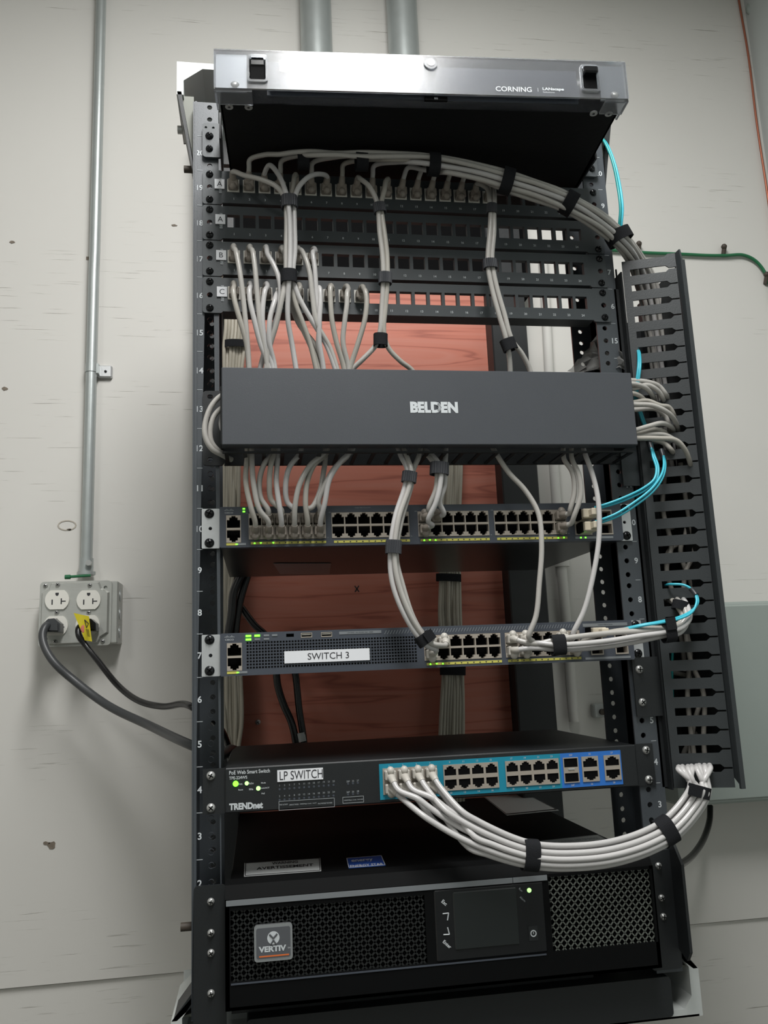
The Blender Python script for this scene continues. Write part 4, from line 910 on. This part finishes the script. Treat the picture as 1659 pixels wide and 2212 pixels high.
def frame(px0,px1,py0,py1):
    A,B=at(px0,py0,yq),at(px1,py1,yq)
    b.plate(rect(A.x,B.x,B.z,A.z),[rect(A.x+.0004,B.x-.0004,B.z+.0004,A.z-.0004)],yq,yq+.0002,'gprint')
frame(602,723,1731,1743); frame(740,786,1722,1733)
tfit(b,'PORT ACTIVITY',604,622,1738,.0013,'gprint'); tfit(b,'LINK/ACT MODE',625,645,1738,.0013,'gprint'); tfit(b,'1000Mbps Link / ACT',648,684,1736,.0013,'gprint'); tfit(b,'PoE MODE POWER',687,718,1735,.0013,'gprint'); tfit(b,'1000Mbps Link 10/100',743,784,1728,.0013,'gprint')
b.build('printed_text',TN)
b=MB()
for px,py,r,m in ((509,1693,.0028,'led'),(533,1692,.0020,'ledw'),(558,1703,.0022,'ledw')):
    q=at(px,py,yq); b.cyl((q.x,y-.0008,q.z),(q.x,y,q.z),r,m,14)
b.build('status_light',TN,label='green status light')
b=MB()
for k in range(12):
    for py in (1705-k*.85,1728-k*.85): q=at(604+10.6*k,py,yq); b.cyl((q.x,y-.0003,q.z),(q.x,y,q.z),.0011,'cface',8)
for k in range(3):
    for py in (1693,1716): q=at(752+10.5*k,py-k,yq); b.cyl((q.x,y-.0003,q.z),(q.x,y,q.z),.0011,'cface',8)
b.build('indicator_dots',TN)
A_,B_=at(599,1674,y-.001),at(698,1676,y-.001); b=MB(); b.box(A_.x,B_.x,y-.001,y-.0001,at(648,1686,y).z,at(648,1661,y).z,'label'); zc=at(650,1673,y).z; b.text('LP SWITCH',at(604,1673,y).x,zc,.0085,'ink',y-.0012,w=at(697,1673,y).x-at(604,1673,y).x,align='l'); b.build('name_label',TN,label='white LP SWITCH label')
# its eight cables
G=grp[0]
main=catmull(pxs([(880,1708,-.038),(925,1742,-.044),(985,1782,-.050),(1060,1818,-.056),(1145,1845,-.060),(1240,1850,-.060),(1340,1836,-.056),(1437,1795,-.050),(1490,1740,-.044),(1508,1705,-.044),(1505,1682,-.044),(1501,1662,-.038),(1500,1652,-.004)]),8)
lo8=[(.0105,-.002),(.0045,-.006),(.006,.002),(.0,-.001),(-.001,-.008),(-.0105,-.003),(-.006,.004),(-.0065,-.0065)]
sp8=[-.5,.6,.1,1.0,-.1,-.9,.4,.9]
k=0
for row in ('t','b'):
    for col in range(4):
        x=G[col][0]; z=G[col][1 if row=='t' else 2]; off=lo8[(3-col)+(0 if row=='t' else 4)]
        P=[V((x,-.012,z)),V((x+.001,-.024,z-.004)),V((x+.005,-.032,z-.012))]
        if row=='b': P=[V((x,-.012,z)),V((x+.002,-.022,z-.002)),V((x+.008,-.030,z-.008))]
        
        for i in range(0,len(main)-1,4):
            p=main[i]; T=(main[i+1]-p).normalized(); N=V((-T.z,0,T.x)).normalized(); f=i/len(main); kk=1+max(0,.32-f)*2.2
            u=off[0]*kk
            o_=p+N*u+V((0,off[1],0))
            if f>.76: o_=p+V((.0049*((col+(0 if row=='t' else 4))-3.7)*min(1,(f-.76)/.14),off[1]*.3,0))+N*u*max(0,1-(f-.76)/.14)
            if i>40 or (o_.x>P[2].x+.014 and o_.z<P[2].z-.006): P.append(o_)
        cable('pale patch cable from the teal ports, %s row, %s'%('top' if row=='t' else 'bottom',('first on the left','second','third','fourth')[col]),P,(x,z,1 if row=='t' else -1,'bootl',yf),'cable2',r=.0029)
strap(1145,1847,-.060,4,.0150,.0150,'black strap in the middle of the sagging white bundle',False,.011)
strap(1438,1795,-.050,-33,.0145,.0150,'black strap on the sagging white bundle beside the right rail',False,.012)
strap(1507,1709,-.044,-80,.0125,.0120,'black strap on the white bundle just below the duct',False,.0105,.006)
# ------------------------------------------------------------------ battery backup
UP=thing('ups','black battery backup unit with a screen and perforated front','battery backup',(0,.2,-.04))
ZT=.064; yb=-.030
b=MB(); b.box(-.2155,.214,.002,.43,-.036,ZT,'upsb',.001); b.build('chassis',UP)
A=at(488,1945,yb); 
bz0,bz1=-.041,.068; XL,XR=-.2190,.2160
b=MB(); lx=(at(498,1990,yb).x,at(918,1960,yb).x); rx=(at(1183,1880,yb).x,at(1408,1880,yb).x); gz0,gz1=-.0165,.0465
b.plate(rect(XL,XR,bz0,.0565),[rect(lx[0],lx[1],gz0,gz1),rect(rx[0],rx[1],gz0,.0535)],yb,yb+.006,'upsb'); b.box(XL,XL+.004,yb,.0,bz0,.0565,'upsb'); b.box(XR-.004,XR,yb,.0,bz0,.0565,'upsb'); b.box(XL,XR,yb,0,bz0,bz0+.003,'upsb')
# sloped top of the bezel
vs=[(XL,yb+.001,.0565),(XR,yb+.001,.0565),(XR,-.022,bz1),(XL,-.022,bz1),(XR,.002,bz1),(XL,.002,bz1)]
b.add(vs,[(0,1,2,3),(3,2,4,5)],'upsb'); b.build('front_bezel',UP)
b=MB(); xs=at(1105,1880,yb).x; b.box(XL+.001,xs,yb-.001,yb,.0510,.0560,'silver'); b.box(xs+.0006,at(1180,1880,yb).x,yb-.001,yb,.0510,.0560,'silver'); b.box(lx[0],at(1180,2060,yb).x,yb-.0008,yb,gz0-.0022,gz0-.0008,'cface'); b.build('trim_strip',UP)
def lattice(x0,x1,z0,z1,px,pz,w_,m,y):
    b=MB(); s=pz/px; W=x1-x0; H=z1-z0
    for sg in (1,-1):
        c=-H/s if sg>0 else 0; k0=0
        n=int((W+H/s)/px)+2
        for k in range(n):
            xs_=x0-H/s+k*px if sg>0 else x0+k*px   # x where the line meets z0 (sg>0) or z0 going left
            pts=[]
            for zz in (z0,z1):
                xx=xs_+(zz-z0)/s*sg; pts.append((xx,zz))
            (ax,az),(bx_,bz_)=pts
            if ax>bx_: (ax,az),(bx_,bz_)=(bx_,bz_),(ax,az)
            if bx_<=x0 or ax>=x1: continue
            sl=(bz_-az)/(bx_-ax)
            if ax<x0: az+=sl*(x0-ax); ax=x0
            if bx_>x1: bz_+=sl*(x1-bx_); bx_=x1
            if bx_-ax<.0005: continue
            d=V((bx_-ax,0,bz_-az)); L=d.length; d/=L; nn=V((-d.z,0,d.x))*w_/2; yv=V((0,.0009,0))
            a0=V((ax,y,az)); b1=V((bx_,y,bz_))
            vs=[a0-nn,b1-nn,b1+nn,a0+nn]; vs+= [v+yv for v in vs]
            b.add(vs,[(0,1,2,3),(3,2,6,7),(1,0,4,5),(7,6,5,4)],m)
    return b
lattice(lx[0],lx[1],gz0,gz1,.0072,.0082,.0017,'lattice',yb+.002).build('left_grille',UP)
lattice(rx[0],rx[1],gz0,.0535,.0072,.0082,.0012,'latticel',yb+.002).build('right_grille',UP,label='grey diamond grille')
b=MB(); b.box(XL+.005,XR-.005,yb+.014,yb+.016,bz0+.004,.055,'deep'); b.build('filter_backing',UP)
# screen panel
x0,x1=at(940,1990,yb).x,at(1178,1990,yb).x; b=MB(); b.box(x0,x1,yb-.0012,yb,gz0+.001,.0500,'black_gloss',.001); CP=b.build('control_panel',UP)
x0,x1=at(980,1990,yb).x,at(1119,1990,yb).x; b=MB(); b.box(x0,x1,yb-.0025,yb-.001,-.0062,.0472,'lcd',.001); b.build('screen',CP)
b=MB()
yt=yb-.0015
for s,px,py,rot,h in (('Esc',960,1950,-.75,.0035),('Enter',966,2040,-.75,.0033)):
    q=at(px,py,yt); b.text(s,q.x,q.z,h,'wprint',yt,rot=rot,bold=.03)
for px,py,sg in ((963,1980,1),(964,2012,-1)):
    q=at(px,py,yt); tip=(q.x+.003,q.z+.003*sg)
    for e2 in ((q.x-.003,q.z+.0028*sg),(q.x+.0015,q.z-.0035*sg)):
        b.cyl((tip[0],yt,tip[1]),(e2[0],yt,e2[1]),.0006,'wprint',6)
for s,px,py in (('Run',1125,1922),('Alarm',1129,1942)): q=at(px,py,yt); b.text(s,q.x,q.z,.0020,'gprint',yt,rot=-.75)
q=at(1152,2016,yt); b.plate(circ(q.x,q.z,.0032,18),[circ(q.x,q.z,.0022,18)],yt-.0008,yt-.0004,'wprint'); b.box(q.x-.0003,q.x+.0003,yt-.0008,yt-.0004,q.z-.0005,q.z+.0014,'wprint',X=None)
b.build('printed_marks',CP)
q=at(1152,2016,yt); b=MB(); b.box(q.x-.0048,q.x+.0048,yt-.0003,yt+.001,q.z-.0068,q.z+.0068,'black'); b.build('power_button',CP)
q=at(1143,1923,yt); b=MB(); b.cyl((q.x,yt-.0006,q.z),(q.x,yt,q.z),.0022,'ledw',12); b.build('status_light',UP,label='green status light')
A,B=at(549,2035,yb-.003),at(632,2035,yb-.003); zt_,zb2=at(590,1996,yb-.003).z,at(590,2076,yb-.003).z; t_=UP
b=MB(); b.plate(rrect(A.x,B.x,zb2,zt_,.003),[],yb-.003,yb,'chrome'); b.plate(rrect(A.x+.002,B.x-.002,zb2+.0028,zt_-.0028,.002),[],yb-.0036,yb-.003,'badge')
mx=(A.x+B.x)/2; zc=zb2+(zt_-zb2)*.63; ya=yb-.0038
b.plate(circ(mx,zc,.0058,24),[],ya,ya+.0002,'wprint')
for s in (-1,1): b.cyl((mx+s*.0036,ya-.0002,zc+.0035),(mx,ya-.0002,zc-.0002),.0008,'badge',6); b.cyl((mx+s*.0026,ya-.0002,zc-.0056),(mx,ya-.0002,zc-.0018),.0007,'badge',6)
b.text('VERTIV',mx-.001,zb2+(zt_-zb2)*.34,.0052,'wprint',ya,w=.026,bold=.045); b.text('TM',mx+.0145,zb2+(zt_-zb2)*.325,.0014,'wprint',ya); b.box(A.x+.0045,B.x-.0035,ya,ya+.0003,zb2+.0042,zb2+.0054,'red'); b.build('badge',UP,label='grey square VERTIV badge')
b=MB()
zz=at(585,2085,yb+.001).z
pp=[(528+11.5*k,2099 if k%2==0 else 2086) for k in range(11)]
for (a,c_),(d_,e_) in zip(pp,pp[1:]): b.cyl(at(a,c_,yb),at(d_,e_,yb),.0005,'silver',5)
b.build('grille_glint',UP) if False else None
# ears of the unit
for s in (-1,1):
    b=MB(); x0,x1=(-.2500,-.2190) if s<0 else (.2160,.2500); zlo=-.075 if s<0 else -.052; b.plate(rrect(x0,x1,zlo,.0655,.004),[],-.006,-.0032,'black')
    if s>0: b.plate([(-.030,.055),(-.006,.085),(0,.085),(0,-.03),(-.022,-.04),(-.030,-.03)],[],.2475,.2505,'black',fn=lambda u,v,d:(d,u,v))
    e_=b.build('mounting_ear',UP)
    for z_ in (.0505,.022,.004,-.032) if s<0 else (.050,.018,-.0005): screw(e_,s*.2335,-.006,z_,.0036,'screws')
# labels on top
def toplabel(name,pxq,m,texts,cat,label,z=ZT):
    Q=[atz(x,y,z+.0004) for x,y in pxq]; b=MB(); b.add(Q+[v-V((0,0,.0004)) for v in Q],[(3,2,1,0),(0,1,5,4),(1,2,6,5),(2,3,7,6),(3,0,4,7)],m)
    def fn(u,v): p=(Q[3]*(1-u)+Q[2]*u)*(1-v)+(Q[0]*(1-u)+Q[1]*u)*v; return (p.x,p.y,z+.0007)
    for s,u,v,wd,h,mm in texts:
        vs,fs,asp=glyphs(s,.02); b.add([fn(u+(a-.5)*wd,v+(c_-.5)*h) for a,c_ in vs],fs,mm)
    for (u0,v0,u1,v1,mm) in ((.01,.02,.99,.05,'ink'),(.01,.95,.99,.98,'ink'),(.01,.02,.02,.98,'ink'),(.98,.02,.99,.98,'ink')) if m!='bluel' else ((0,0,1,.04,'label'),(0,.96,1,1,'label'),(0,0,.02,1,'label'),(.98,0,1,1,'label')):
        b.add([fn(u0,v0),fn(u1,v0),fn(u1,v1),fn(u0,v1)],[(0,1,2,3)],mm)
    return b.build(name,UP,label=label)
toplabel('warning_label',[(528,1864),(692,1853),(694,1881),(527,1893)],'paper',[('WARNING',.53,.80,.34,.20,'ink'),('AVERTISSEMENT',.53,.48,.74,.20,'ink')],'label','white warning label')
toplabel('energy_label',[(748,1854),(824,1848),(833,1869),(753,1875)],'bluel',[('ENERGY STAR',.5,.13,.9,.22,'label'),('energy',.42,.6,.6,.3,'label')],'label','blue energy label')
toplabel('spec_sheet',[(1040,1717),(1118,1705),(1207,1750),(1095,1761)],'paper',[],'label','white specification label')
toplabel('rating_label',[(1140,1818),(1292,1802),(1335,1826),(1180,1845)],'paper',[('IMPORTANT  CAUTION  RISK OF SHOCK',.5,.7,.85,.15,'gprint')],'label','white rating label')
b=MB(); Q=[atz(527,1907,ZT+.0003),atz(1090,1862,ZT+.0003)]; b.box(Q[0].x,Q[1].x,Q[0].y-.0005,Q[0].y+.0006,ZT,ZT+.0006,'silver'); b.build('lid_edge_highlight',UP)  # silver strip stands in for the highlight on the lid's front edge
# bottom pan
t=thing('blank_tray','black blank tray below the battery backup, at the foot of the rack','tray',(0,.1,-.12))
p0=at(1345,2105,.02); p1=at(1437,2196,.02)
b=MB(); b.plate(rrect(-.2,at(1432,2150,.02).x,-.0985,-.060,.004),[],-.002,.30,'black'); b.box(-.215,.16,.016,.02,-.060,-.043,'black'); b.build('tray',t)
# ------------------------------------------------------------------ fibre housing at the top
FH=thing('fibre_housing','rack-top fibre housing with a clear cover marked CORNING','fibre housing',(-.2185,-.125,.849))
Rz=Matrix.Translation(V((-.2185,-.125,0)))@Matrix.Rotation(math.radians(-3.1),4,'Z')@Matrix.Translation(V((.2185,.125,0)))
def fb(): return MB()
def fbuild(b,name,**k):
    b.v=[tuple(Rz@V(v)) for v in b.v]; return b.build(name,FH,**k)
HZ0,HZ1=.850,.8925; hx0,hx1=-.2185,.2095
b=fb(); b.box(hx0+.001,hx1-.001,-.112,.085,HZ0,HZ0+.0015,'matte'); b.box(hx0+.001,hx0+.003,-.112,.085,HZ0,HZ1,'matte'); b.box(hx1-.003,hx1-.001,-.112,.085,HZ0,HZ1,'matte'); b.box(hx0+.001,hx1-.001,-.06,.085,HZ1-.0015,HZ1,'matte'); b.box(hx0+.003,hx1-.003,.083,.085,HZ0,HZ1,'matte'); b.box(hx0+.003,hx1-.003,-.104,-.102,HZ0+.002,HZ1-.003,'matte'); fbuild(b,'tray')
b=fb(); cf=-.134; cu=-.004
b.plate(rrect(hx0-.003,hx1+.003,HZ0+.0008,HZ1+.003,.0015),[rect(hx0+.032,hx0+.050,HZ0+.010,HZ1-.006),rect(hx1-.047,hx1-.029,HZ0+.010,HZ1-.006)],cf-.001,cf+.001,'clear')
vs=[]; n=6
prof=[(cf-.001,HZ1+.002),(cf+.001,HZ1+.0045),(cf+.005,HZ1+.006),(-.10,HZ1+.0065),(-.10,HZ1+.0045),(cf+.006,HZ1+.004)]
b.plate(prof,[],hx0-.003,hx1+.003,'clear',fn=lambda u,v,d:(d,u,v))
for x in (hx0-.003,hx1+.001): b.box(x,x+.002,cf+.001,-.10,HZ0+.001,HZ1+.004,'clear')
b.box(hx0-.003,hx0+.035,cf+.001,-.112,HZ0-.0015,HZ0+.0008,'clear'); b.box(hx1-.022,hx1+.003,cf+.001,-.112,HZ0-.0015,HZ0+.0008,'clear')
fbuild(b,'clear_cover',label='clear plastic cover')
b=fb(); b.box(hx0+.052,hx1-.05,cf+.0012,cf+.0016,HZ0+.0005,HZ0+.0155,'cface'); fbuild(b,'brand_strip')
b=fb(); b.box(hx0+.063,hx0+.185,cf+.0025,cf+.0035,HZ0+.0240,HZ0+.0370,'label'); fbuild(b,'label_strip',label='white label strip')
b=fb(); b.box(hx0-.001,hx0+.030,cf+.004,cf+.006,HZ0+.002,HZ1,'ear'); b.box(hx1-.026,hx1+.001,cf+.004,cf+.006,HZ0+.002,HZ1,'silver'); b.box(hx0+.05,hx1-.05,cf+.006,cf+.008,HZ0-.001,HZ1-.006,'cface'); fbuild(b,'inner_plate')
b=fb()
q0=at(1069,191,cf); 
def hx(px,py): # x in the housing's own frame
    for _ in range(1): pass
    return px
xa=.088; b.text('CORNING',xa,HZ0+.0082,.0058,'wprint',cf-.0013,w=.0385,bold=.012); b.box(xa+.0258,xa+.0262,cf-.0013,cf-.0012,HZ0+.006,HZ0+.0105,'wprint'); b.text('LANscape',xa+.0425,HZ0+.0092,.0042,'wprint',cf-.0013,w=.023,bold=.03); b.text('Solutions',xa+.0375,HZ0+.0058,.0018,'wprint',cf-.0013,w=.0125)
fbuild(b,'printed_text')
for x in (hx0+.041,hx1-.038):
    b=fb(); b.plate(rrect(x-.0105,x+.0105,HZ0+.0075,HZ1-.0035,.004),[rrect(x-.0082,x+.0082,HZ0+.010,HZ1-.006,.002)],cf-.003,cf+.001,'clear'); b.box(x-.0078,x+.0078,cf-.001,cf+.006,HZ0+.0105,HZ1-.013,'deep',.001); b.box(x-.0078,x+.0078,cf-(.008 if x>0 else .002),cf+.004,HZ1-.0160,HZ1-.0080,'black_gloss',.0015); fbuild(b,'latch')
b=fb(); b.cyl((.0015,cf-.003,HZ1-.007),(.0015,cf+.001,HZ1-.007),.0072,'clear',24); b.cyl((.0015,cf-.0035,HZ1-.007),(.0015,cf-.003,HZ1-.007),.004,'ear',16); fbuild(b,'round_catch')
for x,y_ in ((hx0+.010,-.108),(hx0+.030,-.108),(hx1-.028,-.112),(hx1-.011,-.112)):
    b=fb(); b.cyl((x,y_,HZ0-.0012),(x,y_,HZ0),.0042,'screws',14); b.cyl((x,y_,HZ0-.0014),(x,y_,HZ0-.0011),.0015,'ink',8); fbuild(b,'rivet')
for x in (hx0+.018,hx1-.012):
    b=fb(); b.ball((x,cf+.001,HZ0+.006),.0045,'screws',(1,.5,.8)); fbuild(b,'cover_screw')
b=fb(); b.box(-.006,.018,cf+.003,cf+.006,HZ0-.004,HZ0+.0005,'deep'); b.text('EG',.006,HZ0-.0018,.0022,'wprint',cf+.0028); fbuild(b,'small_tab')
for s in (-1,1):
    b=MB(); z0=19.05*U if s<0 else 19.05*U; x0,x1=sorted((s*.2185,s*.2415)); b.plate(rrect(x0,x1,z0+.012,z0+.056,.004),[circ(s*.2415-s*.004,z0+.050,.0016,8),circ(s*.229,z0+.050,.0016,8)],-.0055,-.0025,'panel'); b.box(*sorted((s*.2185,s*.2205)),-.05,.03,z0+.006,z0+.038,'black'); e_=b.build('mounting_bracket',FH)
    screw(e_,s*.2335,-.0055,19.56*U); screw(e_,s*.2335,-.0055,19.93*U,.0048)
# crumpled film behind the right rail
t=thing('plastic_film','crumpled clear plastic film caught behind the right rail above the BELDEN cover','plastic film',at(1300,790,.03))
b=MB(); random.seed(3)
Q=[at(1228,800,.05),at(1300,715,.03),at(1345,760,-.004),at(1350,800,-.006)]
g=9; vs=[]
for j in range(g+1):
    for i in range(g+1):
        u,v=i/g,j/g; p=(Q[0]*(1-u)+Q[3]*u)*(1-v)+(Q[1]*(1-u)+Q[2]*u)*v; vs.append(p+V((random.uniform(-1,1)*.003,random.uniform(-1,1)*.006,random.uniform(-1,1)*.003)))
b.add(vs,[(j*(g+1)+i,j*(g+1)+i+1,(j+1)*(g+1)+i+1,(j+1)*(g+1)+i) for j in range(g) for i in range(g)],'film'); o=b.build('film',t)
sm=o.modifiers.new('thickness','SOLIDIFY'); sm.thickness=.0002
for o in bpy.data.objects:
    if '_org' in o: del o['_org']
